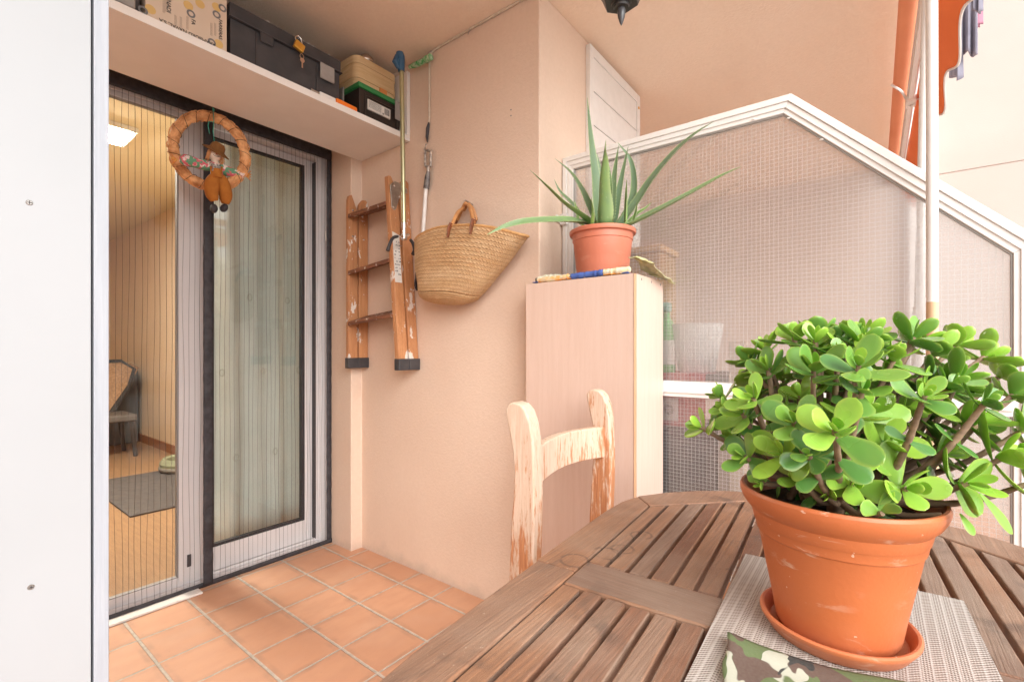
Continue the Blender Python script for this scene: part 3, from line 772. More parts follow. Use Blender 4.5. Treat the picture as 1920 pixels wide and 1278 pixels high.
flor = (lambda m: (m.base(m.mix(m.noise(45, 2, off=(3, 1, 1)).step(.50, .54), m.mix(m.noise(38, 2).step(.46, .52), (.72, .62, .58), (.62, .12, .16)), (.12, .30, .18))), m.rough(.9), m.m)[-1])(Mat('floral_cotton'))
sk = simple('doll_face_cloth', (.76, .60, .48), None, rough=.85)
b = MB(); h = dp(402, 290)
b.blob(h, (.026, .022, .027)); b.tube([h + V((0, .004, -.02)), dp(405, 312)], [.012, .014], 10); b.tube([dp(405, 308, -.01), dp(407, 336, -.008)], [.018, .026], 12)
b.build('body', sk, dl, True)
b = MB()
for s, pts in ((-1, ((402, 313), (380, 309), (358, 303), (338, 298))), (1, ((410, 314), (428, 322), (446, 327), (458, 328)))):
    b.tube(spline([dp(*q, .004) for q in pts], 10), [.017, .020, .021, .022, .021, .020, .0215, .023, .023, .022, .014], 12)
b.tube([dp(405, 309, .004), dp(406, 322, .006), dp(407, 334, .004)], [.016, .024, .022], 12)
b.build('shirt', flor, dl, True)
b = MB()
b.tube(spline([dp(408, 331, .006), dp(398, 345, .014), dp(397, 362, .016), dp(402, 377, .012)], 10), [.022, .026, .0275, .028, .028, .027, .026, .025, .023, .02, .014], 14)
b.tube(spline([dp(411, 332, .006), dp(418, 347, .014), dp(423, 365, .016), dp(422, 382, .012)], 10), [.022, .026, .0275, .028, .028, .027, .026, .025, .023, .02, .014], 14)
b.tube([dp(406, 317, .026), dp(407, 334, .026)], [.015, .022], 12)
b.tube([dp(395, 312, .022), dp(398, 332, .028)], .0042, 6); b.tube([dp(416, 313, .022), dp(414, 333, .028)], .0042, 6)
b.build('dungarees', felt, dl, True)
b = MB(); b.blob(dp(401, 391, .012), (.014, .02, .019)); b.blob(dp(420, 390, .012), (.014, .02, .019), Matrix.Rotation(.5, 4, 'Y')); b.build('boots', BLACK_FAB, dl, True)
b = MB(); hh = dp(406, 282, -.006)
b.lathe([(.0, .034), (.016, .033), (.026, .022), (.029, .004), (.052, -.006), (.053, -.009), (.028, -.004)], hh, 28, Matrix.Rotation(R(16), 4, 'Y') @ Matrix.Rotation(R(28), 4, 'X'))
b.build('hat', simple('brown_felt', (.20, .085, .02), (.16, .065, .015), 60, .9), dl, True)
raffia = simple('ginger_raffia', (.56, .26, .10), None, rough=.8); hair = {-1: MB(), 1: MB()}
for k in range(46):
    s = -1 if k % 2 else 1; b = hair[s]; c = h + V((s * random.uniform(.016, .024), random.uniform(-.018, .01), random.uniform(-.005, .015)))
    b.tube([c, c + V((s * random.uniform(.002, .010), -.004, -.016)), c + V((s * random.uniform(.004, .016), -.004, -.036))], [.0016, .0014, .0008], 4)
for s in hair: hair[s].build('raffia_hair', raffia, dl, True)
b = MB()
for dx in (-.009, .009): b.blob(h + V((dx, -.0205, .006)), (.0032, .002, .004), nu=8, nv=6)
b.tube([h + V((-.012, -.0185, -.008)), h + V((-.005, -.0215, -.0125)), h + V((.005, -.0215, -.0125)), h + V((.012, -.0185, -.008))], .0009, 5)
b.build('stitched_face', INK, dl)
b = MB().blob(h + V((0, -.023, -.002)), (.0035, .003, .0035), nu=8, nv=6); b.build('nose', simple('red_bead', (.5, .06, .05), None, rough=.5), dl, True)
b = MB(); bw = dp(403, 309, .026)
b.blob(bw + V((-.012, 0, -.002)), (.011, .005, .007)); b.blob(bw + V((.012, 0, -.002)), (.011, .005, .007)); b.tube([bw, bw + V((-.008, -.003, -.03))], [.004, .006], 6); b.tube([bw, bw + V((.012, -.003, -.032))], [.004, .006], 6)
b.build('gingham_bow', simple('gingham', (.55, .5, .45), (.12, .10, .09), 160, .9), dl, True)
hand_m = simple('yellow_felt', (.72, .42, .10), (.7, .16, .05), 60, .8)
for u, v, du in ((331, 300, -1), (462, 330, 1)):
    b = MB()
    for k in range(9):
        a = random.uniform(-1, 1); b.tube([dp(u, v, .004), dp(u + du * 9, v + a * 10, .006 + .01 * a)], [.004, .001], 4)
    b.build('straw_hand', hand_m, dl)

# ------------------------------------------------------------------ step ladder on the wall
ld = thing('step_ladder', 'folded wooden step ladder spattered with white paint, hung on the wall', 'ladder', (1.45, 1.95, .97))
def stile(x0, x1, yb, yt, th, zb, zt, cut):
    """board leaning in y from bottom to top; cut shapes the top end"""
    b = MB(); w = x1 - x0; n = len(cut); poly = [(0, zb)] + [(w, zb)] + [(w * cx, zt + cz) for cx, cz in cut]
    vs = []
    for side in (0, th):
        for px, z in poly: vs.append((x0 + px, lerp(yb, yt, (z - zb) / (zt - zb)) - side, z))
    m = len(poly); b.add(vs, [tuple(range(m)), tuple(range(2 * m - 1, m - 1, -1))] + [(i, (i + 1) % m, (i + 1) % m + m, i + m) for i in range(m)])
    o = b.build('stile', LADDER_W, ld, bevel=.003)
    f = MB()
    for px0, px1, dz in ((-.004, w + .004, 0),):
        y = yb + .004; poly = [(x0 + px0, y), (x0 + px0, y - th - .008), (x0 + px1, y - th - .008), (x0 + px1, y)]
        f.prism(poly, zb - .012, zb + .042)
    f.build('rubber_foot', BLACK_PL, o, bevel=.003)
    return o
XA0, XA1, XB0, XB1 = 1.395, 1.449, 1.455, 1.511
stile(XA0, XA1, 2.163, 2.163, .024, .985, 1.84, [(1, -.055), (.75, -.02), (.35, .03), (.1, .022), (0, .0)])
stile(XB0, XB1, 2.161, 2.161, .024, .985, 1.84, [(1, .005), (.8, .02), (.45, .018), (.12, -.01), (0, -.05)])
RY = lambda z: lerp(1.763, 1.846, (z - .985) / .90)
stile(XA0, XA1, RY(.985), RY(1.885), .028, .985, 1.885, [(1, -.06), (.75, -.045), (.45, .0), (.3, .012), (0, .005)])
stile(XB0, XB1, RY(.985) - .004, RY(1.885) - .01, .028, .985, 1.885, [(1, .0), (.6, .012), (.3, -.005), (0, -.03)])
for zl, zr in ((1.750, 1.757), (1.458, 1.484), (1.197, 1.226)):
    b = MB(); y1 = RY(zr) - .001; y0 = 2.138; vs = []
    for y, z in ((y0, zl), (y1, zr)):
        for dx, dz in ((-.006, 0), (.112, .040), (.112, .060), (-.006, .020)): vs.append((XA0 + dx, y, z + dz - .006))
    b.add(vs, [(0, 1, 2, 3), (7, 6, 5, 4), (0, 4, 5, 1), (1, 5, 6, 2), (2, 6, 7, 3), (3, 7, 4, 0)]); b.build('tread', TREAD_W, ld, bevel=.003)
b = MB(); yh = RY(1.80) - .029
def plate(poly, y, t=.003):
    q = MB(); return q.prism([(p[0], p[1]) for p in poly], 0, t, frame((0, y, 0), (1, 0, 0), (0, 0, 1)))
hp = plate([(1.398, 1.845), (1.405, 1.74), (1.42, 1.728), (1.432, 1.738), (1.448, 1.79), (1.468, 1.81), (1.472, 1.77), (1.488, 1.75), (1.503, 1.76), (1.500, 1.85), (1.47, 1.868), (1.42, 1.868)], yh - .002, .004).build('hinge', STEEL, ld, bevel=.001)
for x, z in ((1.414, 1.742), (1.490, 1.765), (1.42, 1.845), (1.485, 1.845), (1.45, 1.80)): MB().blob((x, yh - .0075, z), (.006, .003, .006), nu=10, nv=6).build('rivet', CHROME, hp, True)
for z, x in ((1.79, 1.42), (1.655, 1.42), (1.79, 1.48), (1.65, 1.485)): MB().blob((x, 2.1385, z), (.0065, .003, .0065), nu=10, nv=6).build('bolt', CHROME, ld, True)
# paper label on the right stile
b = MB()
lz0, lz1 = 1.385, 1.625
def lbp(x, z): return (x, RY(z) - .0292, z)
b.add([lbp(1.400, lz1), lbp(1.400, lz0), lbp(1.440, lz0), lbp(1.440, lz1 - .012)], [(0, 1, 2, 3)])
lbl = b.build('paper_label', PAPER, ld, solid=.0008)
b = MB(); random.seed(8)
for r_ in range(11):
    z = lz1 - .05 - r_ * .0155; x = 1.404
    while x < 1.434:
        w = random.uniform(.003, .009)
        if random.random() < .62: a_, b_ = lbp(x, z), lbp(x + w, z + .006); b.box(a_[0], b_[0], a_[1] - .0016, a_[1] - .0009, z, z + random.uniform(.003, .007))
        x += w + .003
b.build('label_print', INK_G, lbl)

# ------------------------------------------------------------------ litter picker / grabber pole
gp = thing('reacher_pole', 'greenish metal reacher pole with blue handle and black hooked claws', 'pole', (1.37, 1.72, 1.55))
def gq(u, v): return ony(u, v, 1.705)
b = MB().tube([gq(753, 132), gq(757, 418)], .0105, 14).build('tube', ALU_G, gp, True)
b = MB().tube([gq(749.5, 99), gq(750, 106), gq(751, 118), gq(752.5, 134)], [.016, .021, .020, .015], 14)
b.tube([gq(745, 106), gq(741, 116), gq(747, 128)], [.012, .014, .009], 10); b.build('handle', BLUE_PL, gp, True)
b = MB().tube([gq(757, 418), gq(757.3, 428)], .0115, 12).tube([gq(757.3, 428), gq(757.6, 447)], [.008, .011], 12).blob(gq(757.6, 447), (.014, .012, .010))
b.tube([gq(750, 440), gq(757, 448), gq(766, 440)], .007, 8); b.build('claw_joint', CHROME, gp, True)
b = MB().tube(spline([gq(746, 443), gq(737, 446), gq(731, 457), gq(727, 470)], 10), [.006] + [.0072] * 8 + [.0085, .0085], 10).build('claw', BLACK_RUB, gp, True)
b = MB().tube(spline([gq(769, 449), gq(774, 456), gq(777, 468), gq(774, 477)], 10), [.006] + [.0072] * 8 + [.0085, .0085], 10).build('claw', BLACK_RUB, gp, True)
# black velcro strap hanging by the ladder
o = MB().tube(spline([onx(781, 503, 1.49), onx(780, 520, 1.487), onx(780, 532, 1.485), onx(782, 545, 1.487)], 8), [.005, .006, .006, .005, .008, .010, .012, .011, .004], 8, squash=.5).build('black_strap', BLACK_FAB, None, True)
tag(o, 'short black strap hanging between the ladder and the straw basket', 'strap')

# ------------------------------------------------------------------ cable, bottle neck, telescopic pole
cbx = thing('cable', 'white painted cable along the ceiling corner dropping down the wall', 'cable', onx(805, 235, 1.509))
b = MB(); pts = [V((1.507, 1.05, 2.463)), V((1.507, 1.25, 2.466)), V((1.507, 1.45, 2.465)), V((1.507, 1.60, 2.463)), V((1.507, 1.640, 2.455)), V((1.508, 1.652, 2.43)), V((1.508, 1.656, 2.40)), V((1.508, 1.657, 2.13))]
b.tube(spline(pts, 40), .0048, 8); b.build('cord', simple('cream_cable', (.66, .58, .48), (.55, .46, .36), 40, .6), cbx, True)
cq = [V((1.5115 - .002 * abs(mnoise.noise(V((k * .9, 0, 0)))), lerp(1.042, 1.668, k / 90), 2.4665 - .004 * abs(mnoise.noise(V((k * .7, 3, 0)))))) for k in range(91)]
MB().tube(cq, [.0035 + .0045 * abs(mnoise.noise(V((k * .8, 7, 0)))) for k in range(91)], 7).build('old_caulk', CAULK, cbx, True)
b = MB().tube([(1.507, 1.657, 2.135), (1.505, 1.665, 2.11), (1.504, 1.668, 2.07), (1.505, 1.666, 2.045)], [.005, .008, .007, .003], 8).build('black_tape', BLACK_FAB, cbx, True)
o = MB().tube([onx(768, 126, 1.485), onx(779, 122, 1.483), onx(790, 117, 1.482), onx(797, 113, 1.482), onx(799, 112, 1.482), onx(808, 107, 1.482)], [.008, .013, .013, .013, .016, .015], 12).build('bottle_neck', GREEN_CLEAR, None, True)
tag(o, 'green cut plastic bottle neck pushed on the white cable', 'bottle')
tp = thing('telescopic_pole', 'white telescopic pole with a battered metal head hanging behind the basket', 'pole', onx(793, 470, 1.492))
P_ = lambda u, v: onx(u, v, 1.492)
b = MB().tube([P_(798.5, 352), P_(788, 520)], .0095, 12).build('tube', WHITE_PVC, tp, True)
b = MB().tube([P_(803, 322), P_(801.5, 332), P_(799, 354)], [.009, .013, .0145], 14).build('grip', simple('worn_black_grip', (.05, .048, .05), (.22, .2, .19), 50, .5, .001, 80), tp, True)
b = MB()
for (a, c) in (((797, 281), (797, 312)), ((808, 283), (807, 312)), ((796, 281), (810, 284)), ((798, 312), (806, 312))): b.tube([P_(*a), P_(*c)], .0058, 8)
b.tube([P_(803, 312), P_(803, 324)], .008, 10); b.tube([P_(799, 281), P_(795, 288), P_(797, 292)], .004, 6); b.tube([P_(799, 270), P_(797, 279), P_(802, 282)], .003, 6)
b.build('head', simple('battered_steel', (.62, .56, .5), (.2, .17, .15), 60, .5, .001, 90, metal=.5), tp, True)

# ------------------------------------------------------------------ straw basket
bk = thing('straw_basket', 'woven straw shopping basket hanging tilted by its leather handles', 'basket', (1.43, 1.40, 1.26))
# axes in wall plane
top = (onx(982, 433, 1.43) + onx(790, 446, 1.43)) * .5; bot = onx(841, 550, 1.437)
ax = (top - bot); HB = ax.length; ax.normalize()
acr = (onx(984, 433, 1.43) - onx(787, 446, 1.43)).normalized()
out = acr.cross(ax).normalized()
if out.x > 0: out = -out
def bsk(u, v):
    a = 2 * math.pi * u; c, s = math.cos(a), math.sin(a)
    w = lerp(.168, .302, v ** .88); d = lerp(.078, .088, v)
    p = lerp(bot, top, v)
    if c > 0: w *= 1.0 + .02 * v
    q = p + acr * (w * c) + out * (d * (abs(s) ** .85) * (1 if s > 0 else -1))
    q += ax * (.010 * mnoise.noise(V((c * 1.3, s * 1.3, v))) - .018 * (c * c) * v + .024 * (1 - c * c) * v ** 2)
    q += out * (.007 * mnoise.noise(V((c * 2, s * 2, v * 3))))
    q.x = min(q.x, 1.511); return q
b = MB().grid(bsk, 96, 40, True, True); b.build('woven_body', STRAW, bk, True, solid=.006, angle=80)
def bbot(u, v):
    a = 2 * math.pi * u; e = bsk(u, 0); r = math.cos(v * math.pi / 2); dn = math.sin(v * math.pi / 2) * .052
    q = lerp(bot, e, r) - ax * dn; q.x = min(q.x, 1.511); return q
b = MB().grid(bbot, 96, 12, True, True); b.build('woven_base', STRAW_B, bk, True, solid=.004, angle=80)
b = MB().tube([bsk(k / 96, 1.0) for k in range(96)], .0058, 8, closed=True); b.build('rim_cord', simple('rim_straw', (.60, .34, .14), (.5, .27, .1), 60, .7, .002, 120), bk, True)
nail = onx(878, 383, 1.487)
def handle(pa, pb, h):
    pts = spline([pa, lerp(pa, h, .55) + V((-.008, .004, 0)), h + V((0, .022, -.020)), h + V((0, .004, 0)), h + V((0, -.014, -.014)), lerp(pb, h, .55) + V((-.008, -.016, 0)), pb], 48)
    MB().tube(pts, .0075, 10).build('handle', LEATHER, bk, True)
    MB().tube([pa + V((0, 0, .012)), pa + V((-.006, .006, -.01)), pa + V((-.008, .012, -.045))], [.010, .0095, .006], 8, squash=.6).build('handle_tab', DKLEATHER, bk, True)
    MB().tube([pb + V((0, 0, .012)), pb + V((-.006, .004, -.01)), pb + V((-.008, .010, -.045))], [.010, .0095, .006], 8, squash=.6).build('handle_tab', DKLEATHER, bk, True)
fr = lambda u, v: onx(u, v, 1.335)
handle(fr(846, 424), fr(888, 417), nail + V((-.015, 0, 0))); 
handle(onx(858, 412, 1.495), onx(893, 413, 1.495), nail + V((.004, .004, .004)))
o = MB().tube([nail + V((.027, 0, .004)), nail + V((-.02, 0, .012))], .003, 8).build('nail', STEEL, None, True); tag(o, 'small nail in the wall holding the basket handles', 'nail')
b = MB(); q = onx(878, 64, 1.512); b.tube([q, q + V((-.012, -.012, -.003)), q + V((-.014, -.02, .004))], .002, 6); o = b.build('hook', STEEL, None, True); tag(o, 'tiny bent wire hook high on the peach wall near the cable', 'hook')
for (u, v) in ((958, 206), (958, 217)):
    q = onx(u, v, 1.514); b = MB().blob(q, (.002, .003, .003), nu=8, nv=5); o = b.build('wall_plug', INK_G, None, True); tag(o, 'upper tiny screw hole in the wall above the basket' if v < 210 else 'lower tiny screw hole in the wall above the basket', 'wall plug')

# ------------------------------------------------------------------ beech cabinet
bc = thing('beech_cabinet', 'narrow pale beech laminate cabinet standing against the wired glass partition', 'cabinet', (1.55, .82, 0))
MB().box(1.418, 1.434, .606, 1.030, .06, 1.313).build('door', BEECH, bc, bevel=.001)
b = MB().box(1.4165, 1.4348, .6045, .6058, .06, 1.312).build('edge_band', BEECH_EDGE, bc)
MB().box(1.437, 1.672, .604, .620, 0, 1.3135).build('side_panel', BEECH, bc, bevel=.001)
MB().box(1.437, 1.672, .6202, 1.030, 0, 1.296).box(1.437, 1.672, .6202, 1.030, 1.297, 1.313).build('carcass', BEECH, bc, bevel=.001)
for x in (1.475, 1.56, 1.645): MB().blob((x, .6035, 1.300), (.0025, .0012, .0045), nu=8, nv=5).build('dowel_mark', INK_G, bc)
ZB = 1.3145
rc = thing('printed_cloth', 'crumpled colourful cloth spread under the aloe pot on the beech cabinet', 'cloth', (1.53, .80, ZB))
def ragf(u, v):
    x = lerp(1.424, 1.66, u); y = lerp(.63, 1.005, v)
    x += .006 * mnoise.noise(V((v * 9, 1, 0))); y += .01 * mnoise.noise(V((u * 6, 4, 0)))
    e = min(u, 1 - u, v, 1 - v) * 8; e = min(e, 1)
    return (x, y, ZB + .004 + .004 * e * (1 + mnoise.noise(V((u * 7, v * 9, 2)))))
MB().grid(ragf, 40, 50).build('sheet', RAG, rc, True, solid=.003)
def roll(pts, rad, mat, name, seg=10, sd=0):
    pts = spline(pts, 26); n = len(pts)
    pts = [p + V((0, 0, .0025 * mnoise.noise(V((i * .5, sd, 0))))) for i, p in enumerate(pts)]
    MB().tube(pts, [rad * (1 + .35 * mnoise.noise(V((i * .6, sd, 3)))) * (1 if 0 < i < n - 1 else .35) for i in range(n)], seg).build(name, mat, rc, True, angle=80)
rp = lambda u, v, x=1.432: onx(u, v, x)
Zr = lambda y, x=1.432, dz=.0: V((x, y, ZB + .010 + dz))
roll([Zr(.845), Zr(.80, 1.428, .001), Zr(.755, 1.43, .002), Zr(.715, 1.428, .003)], .0105, RAG_BLUE, 'blue_fold', sd=1)
roll([Zr(.985, 1.436), Zr(.95, 1.43), Zr(.90, 1.432), Zr(.85, 1.432, .003)], .0100, simple('orange_cotton', (.70, .36, .10), (.68, .60, .42), 60, .85, .001, 80), 'orange_fold', sd=2)
roll([Zr(1.0, 1.445, .004), Zr(.965, 1.455, .012), Zr(.92, 1.46, .010), Zr(.895, 1.455, .004)], .0105, RAG_W, 'pale_fold', sd=3)
roll([Zr(.72, 1.43, .004), Zr(.69, 1.432, .003), Zr(.655, 1.432, .004), Zr(.625, 1.44, .005)], .0105, simple('yellow_cotton', (.70, .60, .34), (.66, .62, .5), 50, .85, .001, 80), 'yellow_fold', sd=4)
o = MB().box(1.46, 1.50, .985, 1.018, ZB + .002, ZB + .026).build('dark_block', simple('dark_wood_block', (.07, .05, .04), None, rough=.7), None, bevel=.003); tag(o, 'small dark block lying behind the cloth at the wall end of the beech cabinet', 'block')
def film(u, v):
    x = lerp(1.44, 1.74, u); y = lerp(.635, .565, v ** 1.5)
    z = ZB + .042 * math.exp(-((u - .12) / .28) ** 2) * (1 - .3 * v) + .016 + .010 * mnoise.noise(V((u * 7, v * 5, 1))) - .028 * max(0, v - .5) * 2 * (.5 + u * .5)
    return (x - .012 * mnoise.noise(V((v * 4, u * 5, 9))) , y + .02 * mnoise.noise(V((u * 6, v * 2, 7))), z + .004)
o = MB().grid(film, 44, 16).build('plastic_bag', PLASTIC_FILM, None, True, solid=.0015, angle=50); tag(o, 'crumpled greenish yellow plastic bag beside the aloe pot on the cabinet edge', 'bag')

# ------------------------------------------------------------------ aloe
AC = V((1.535, .775, ZB + .012))
al = thing('aloe_plant', 'spiky aloe plant in a pinkish terracotta plastic pot on the beech cabinet', 'potted plant', AC)
h = .168
prof = [(.0, .006), (.088, .006), (.0905, .012), (.0935, .034), (.0945, .036), (.0950, .050), (.0958, .052), (.0965, .068), (.0975, .070), (.104, .128), (.1065, .130), (.1075, .150), (.109, .152), (.1165, .153), (.1178, .157), (.1178, .165), (.115, .168), (.110, .168), (.108, .160), (.106, .145), (.0, .143)]
MB().lathe(prof, AC, 72).build('pot', TERRA_P, al, True, angle=28)
MB().lathe([(.0, 0), (.094, 0), (.099, .006), (.1015, .014), (.099, .015), (.096, .008), (.0, .0055)], AC, 64).build('saucer', TERRA_P, al, True)
MB().lathe([(.0, .150), (.05, .149), (.1065, .146)], AC, 32).build('soil', SOIL, al)
AD = 1.67
leaves = [  # (pixel path with depth offsets, half width, age)
    ([(1118, 420, -.02), (1082, 412, -.05), (1040, 411, -.09), (985, 414, -.13), (945, 424, -.16), (913, 440, -.18)], .0165, .55),
    ([(1122, 422, 0), (1092, 400, -.04), (1060, 378, -.06), (1025, 346, -.09), (993, 318, -.10)], .0225, .35),
    ([(1120, 420, .03), (1104, 382, .05), (1090, 352, .07), (1070, 322, .08), (1040, 297, .09)], .0165, .8),
    ([(1100, 416, .06), (1072, 380, .08), (1050, 358, .09), (1039, 336, .09)], .011, .9),
    ([(1124, 420, .0), (1120, 350, .02), (1113, 300, .03), (1106, 240, .035), (1101, 183, .04)], .0215, .85),
    ([(1134, 424, -.06), (1134, 380, -.07), (1133, 335, -.075), (1135, 295, -.075), (1136, 262, -.07)], .031, .4),
    ([(1128, 418, .05), (1128, 370, .07), (1126, 325, .08), (1120, 289, .09)], .013, .95),
    ([(1144, 420, .0), (1148, 370, .01), (1153, 320, .01), (1160, 272, .01)], .0145, .85),
    ([(1149, 420, .02), (1156, 380, .03), (1166, 330, .04), (1178, 274, .04)], .015, .9),
    ([(1160, 420, .06), (1181, 385, .05), (1189, 345, .06), (1182, 300, .06), (1158, 267, .07)], .0145, 1.0),
    ([(1160, 424, .01), (1192, 378, .02), (1222, 333, .005), (1263, 285, -.03), (1300, 252, -.07), (1338, 228, -.11)], .019, 1.0),
    ([(1165, 424, -.03), (1200, 408, -.05), (1240, 388, -.08), (1300, 357, -.11), (1350, 330, -.14), (1390, 312, -.17)], .0185, .6),
    ([(1172, 424, -.06), (1173, 390, -.065), (1174, 365, -.065), (1175, 336, -.06)], .0115, .1),
    ([(1175, 420, .0), (1195, 400, .01), (1210, 390, .01), (1222, 379, .01)], .0105, .1),
    ([(1110, 424, -.07), (1112, 400, -.075), (1111, 383, -.075), (1109, 368, -.07)], .0105, .05),
    ([(1140, 420, -.03), (1142, 380, -.03), (1144, 350, -.03), (1143, 312, -.03)], .0125, .6),
    ([(1185, 420, -.03), (1190, 405, -.03), (1193, 392, -.03), (1194, 380, -.03)], .008, .1),
    ([(1085, 418, .05), (1082, 400, .05), (1079, 385, .05), (1076, 374, .05)], .007, .1),
]
b = MB(); ages = []; edges = []
teeth = MB()
axis_top = AC + V((0, 0, h))
for path, w, age in leaves:
    pts = spline([ond(u, v, AD + d) for u, v, d in path], 26); n = len(pts)
    pts[0] = pts[0] * .5 + (AC + V((0, 0, .148))) * .5
    prev = None; o = len(b.v); SEG = 14
    up = None
    for i, p in enumerate(pts):
        t = i / (n - 1); tan = (pts[min(i + 1, n - 1)] - pts[max(i - 1, 0)]).normalized()
        inw = (V((AC.x, AC.y, p.z + .08)) - p)
        if inw.length < .03 or up is not None and False: inw = up
        # face normal: blend toward plant axis and the sky, slightly to the viewer
        nrm = inw.normalized() + V((-.5, -.5, .25)); nrm = (nrm - tan * nrm.dot(tan)).normalized()
        side = tan.cross(nrm).normalized()
        ww = 1.14 * w * (min(1, .82 + t * 1.1) if t < .16 else 1.0) * (1 - ((t - .08) / .92) ** 1.55 if t > .08 else 1) + .0006
        for k in range(SEG):
            if k <= SEG // 2: y = 1 - 2 * k / (SEG // 2); z = .16 * y * y - .06; e = abs(y)
            else: y = -1 + 2 * (k - SEG // 2) / (SEG // 2); z = .16 - .72 * (1 - y * y); e = abs(y)
            q = p + side * (y * ww) + nrm * (z * ww)
            b.v.append(q); ages.append(min(1, max(0, age + .25 * mnoise.noise(V((t * 3, w * 900, 0))))))
            edges.append(.75 if e > .93 else (.35 * max(0, t - .88) / .12))
        if ww > .003 and i > 1:
            for s in (-1, 1):
                base = p + side * (s * ww * .99) + nrm * (.10 * ww); tip = base + side * (s * .0032) + tan * .0022
                teeth.add([base - tan * .0014, base + tan * .0014, base + nrm * .0014, tip], [(0, 1, 3), (1, 2, 3), (2, 0, 3), (0, 2, 1)])
    for i in range(n - 1):
        for k in range(SEG): b.f.append((o + i * SEG + k, o + i * SEG + (k + 1) % SEG, o + (i + 1) * SEG + (k + 1) % SEG, o + (i + 1) * SEG + k))
    b.f.append(tuple(o + (n - 1) * SEG + k for k in range(SEG)))
b.at = {'age': ages, 'edge': edges}
lv = b.build('leaves', ALOE, al, True, angle=70)
teeth.build('leaf_teeth', simple('aloe_tooth', (.55, .60, .38), None, rough=.5), lv)

# ------------------------------------------------------------------ glass partition
pt = thing('glass_partition', 'white framed wired glass partition with a sloping top between the terraces', 'partition', (1.70, .37, 0))
MX = lambda x: frame((x, 0, 0), (0, 1, 0), (0, 0, 1))
PO = [(1.030, .0), (1.030, 1.867), (.205, 1.862), (-.318, 1.337), (-.318, .0)]
def inset(poly, ds):
    n = len(poly); out = []
    for i in range(n):
        a, p, c = V(poly[i - 1]), V(poly[i]), V(poly[(i + 1) % n])
        e1 = (p - a).normalized(); e2 = (c - p).normalized(); n1 = V((e1.y, -e1.x)); n2 = V((e2.y, -e2.x))
        d1, d2 = ds[i - 1], ds[i]
        # solve offset lines
        m = Matrix(((n1.x, n1.y), (n2.x, n2.y))); r = m.inverted() @ V((n1.dot(p) + d1, n2.dot(p) + d2)); out.append((r.x, r.y))
    return out
def area(P): return sum(P[i - 1][0] * P[i][1] - P[i][0] * P[i - 1][1] for i in range(len(P)))
sgn = 1 if area(PO) < 0 else -1
def ring(mb, outer, inner, x0, x1):
    n = len(outer); M = MX(0)
    for i in range(n):
        j = (i + 1) % n; q = [outer[i], outer[j], inner[j], inner[i]]
        mb.add([V((x, y, z)) for x in (x0, x1) for y, z in q], [(0, 1, 2, 3), (7, 6, 5, 4), (0, 4, 5, 1), (2, 6, 7, 3), (1, 5, 6, 2), (3, 7, 4, 0)])
I1 = inset(PO, [sgn * .046, sgn * .052, sgn * .052, sgn * .045, sgn * .05])
I2 = inset(PO, [sgn * .018, sgn * .020, sgn * .020, sgn * .018, sgn * .02]); I3 = inset(PO, [sgn * .034, sgn * .038, sgn * .038, sgn * .033, sgn * .04])
b = MB(); ring(b, PO, I1, 1.684, 1.716); ring(b, PO, I2, 1.676, 1.6839); ring(b, I2, I3, 1.680, 1.6839)
b.box(1.684, 1.716, I1[4][0], I1[0][0], .902, .957).build('frame', WHITE_PVC, pt, bevel=.0018)
MB().box(1.678, 1.6839, I1[4][0], I1[0][0], .916, .944).build('rail_bead', WHITE_PVC, pt, bevel=.002)
zi = .957
up = [I1[1], I1[2], I1[3], (I1[4][0], zi), (I1[0][0], zi)]
MB().prism(up, 1.697, 1.703, MX(0)).build('upper_glass', WIRED, pt)
MB().prism([(I1[0][0], .05), (I1[0][0], .902), (I1[4][0], .902), (I1[4][0], .05)], 1.697, 1.703, MX(0)).build('lower_glass', WIRED, pt)
sl = MB(); I4 = inset(PO, [sgn * .050, sgn * .0565, sgn * .0565, sgn * .049, sgn * .05]); ring(sl, I1, I4, 1.6885, 1.6965); sl.build('glazing_seal', simple('grey_seal', (.34, .33, .31), None, rough=.6), pt)
for (u, v) in ((1243, 262), (1412, 224), (1478, 222), (1540, 262), (1107, 302)): MB().blob(onx(u, v, 1.6835), (.003, .006, .003), nu=8, nv=5).build('silicone_dab', PAPER, pt, True)
o = MB().box(1.66, 1.6755, 1.0, 1.0335, 1.585, 1.63).box(1.628, 1.66, 1.0285, 1.0335, 1.592, 1.622).build('bracket', WHITE_PVC, None, bevel=.004); tag(o, 'little white bracket fixing the partition post to the peach wall', 'bracket')

# ------------------------------------------------------------------ neighbour's terrace
nb = thing('shutter_panel', 'white horizontally boarded shutter panel on the wall above the partition', 'shutter', (2.17, 1.02, .9))
b = MB(); x0, x1, z0, z1 = 1.884, 2.454, .85, 2.447
b.box(x0, x0 + .035, 1.012, 1.034, z0, z1); b.box(x1 - .04, x1, 1.012, 1.034, z0, z1); b.box(x0 + .035, x1 - .04, 1.012, 1.034, z1 - .045, z1)
b.build('frame', WHITE_PVC, nb, bevel=.002)
b = MB(); z = z1 - .046
while z > z0: b.box(x0 + .036, x1 - .041, 1.016, 1.033, max(z - .150, z0), z); z -= .1545
b.build('boards', WHITE_PVC, nb, bevel=.002)
MB().box(x0 + .036, x1 - .041, 1.030, 1.0335, z0, z1 - .05).build('backing', simple('brown_gap', (.25, .16, .11), None, rough=.9), nb)
MB().blob((x1 - .022, 1.011, z1 - .07), (.008, .004, .008), nu=10, nv=6).build('screw', BRASS, nb, True)
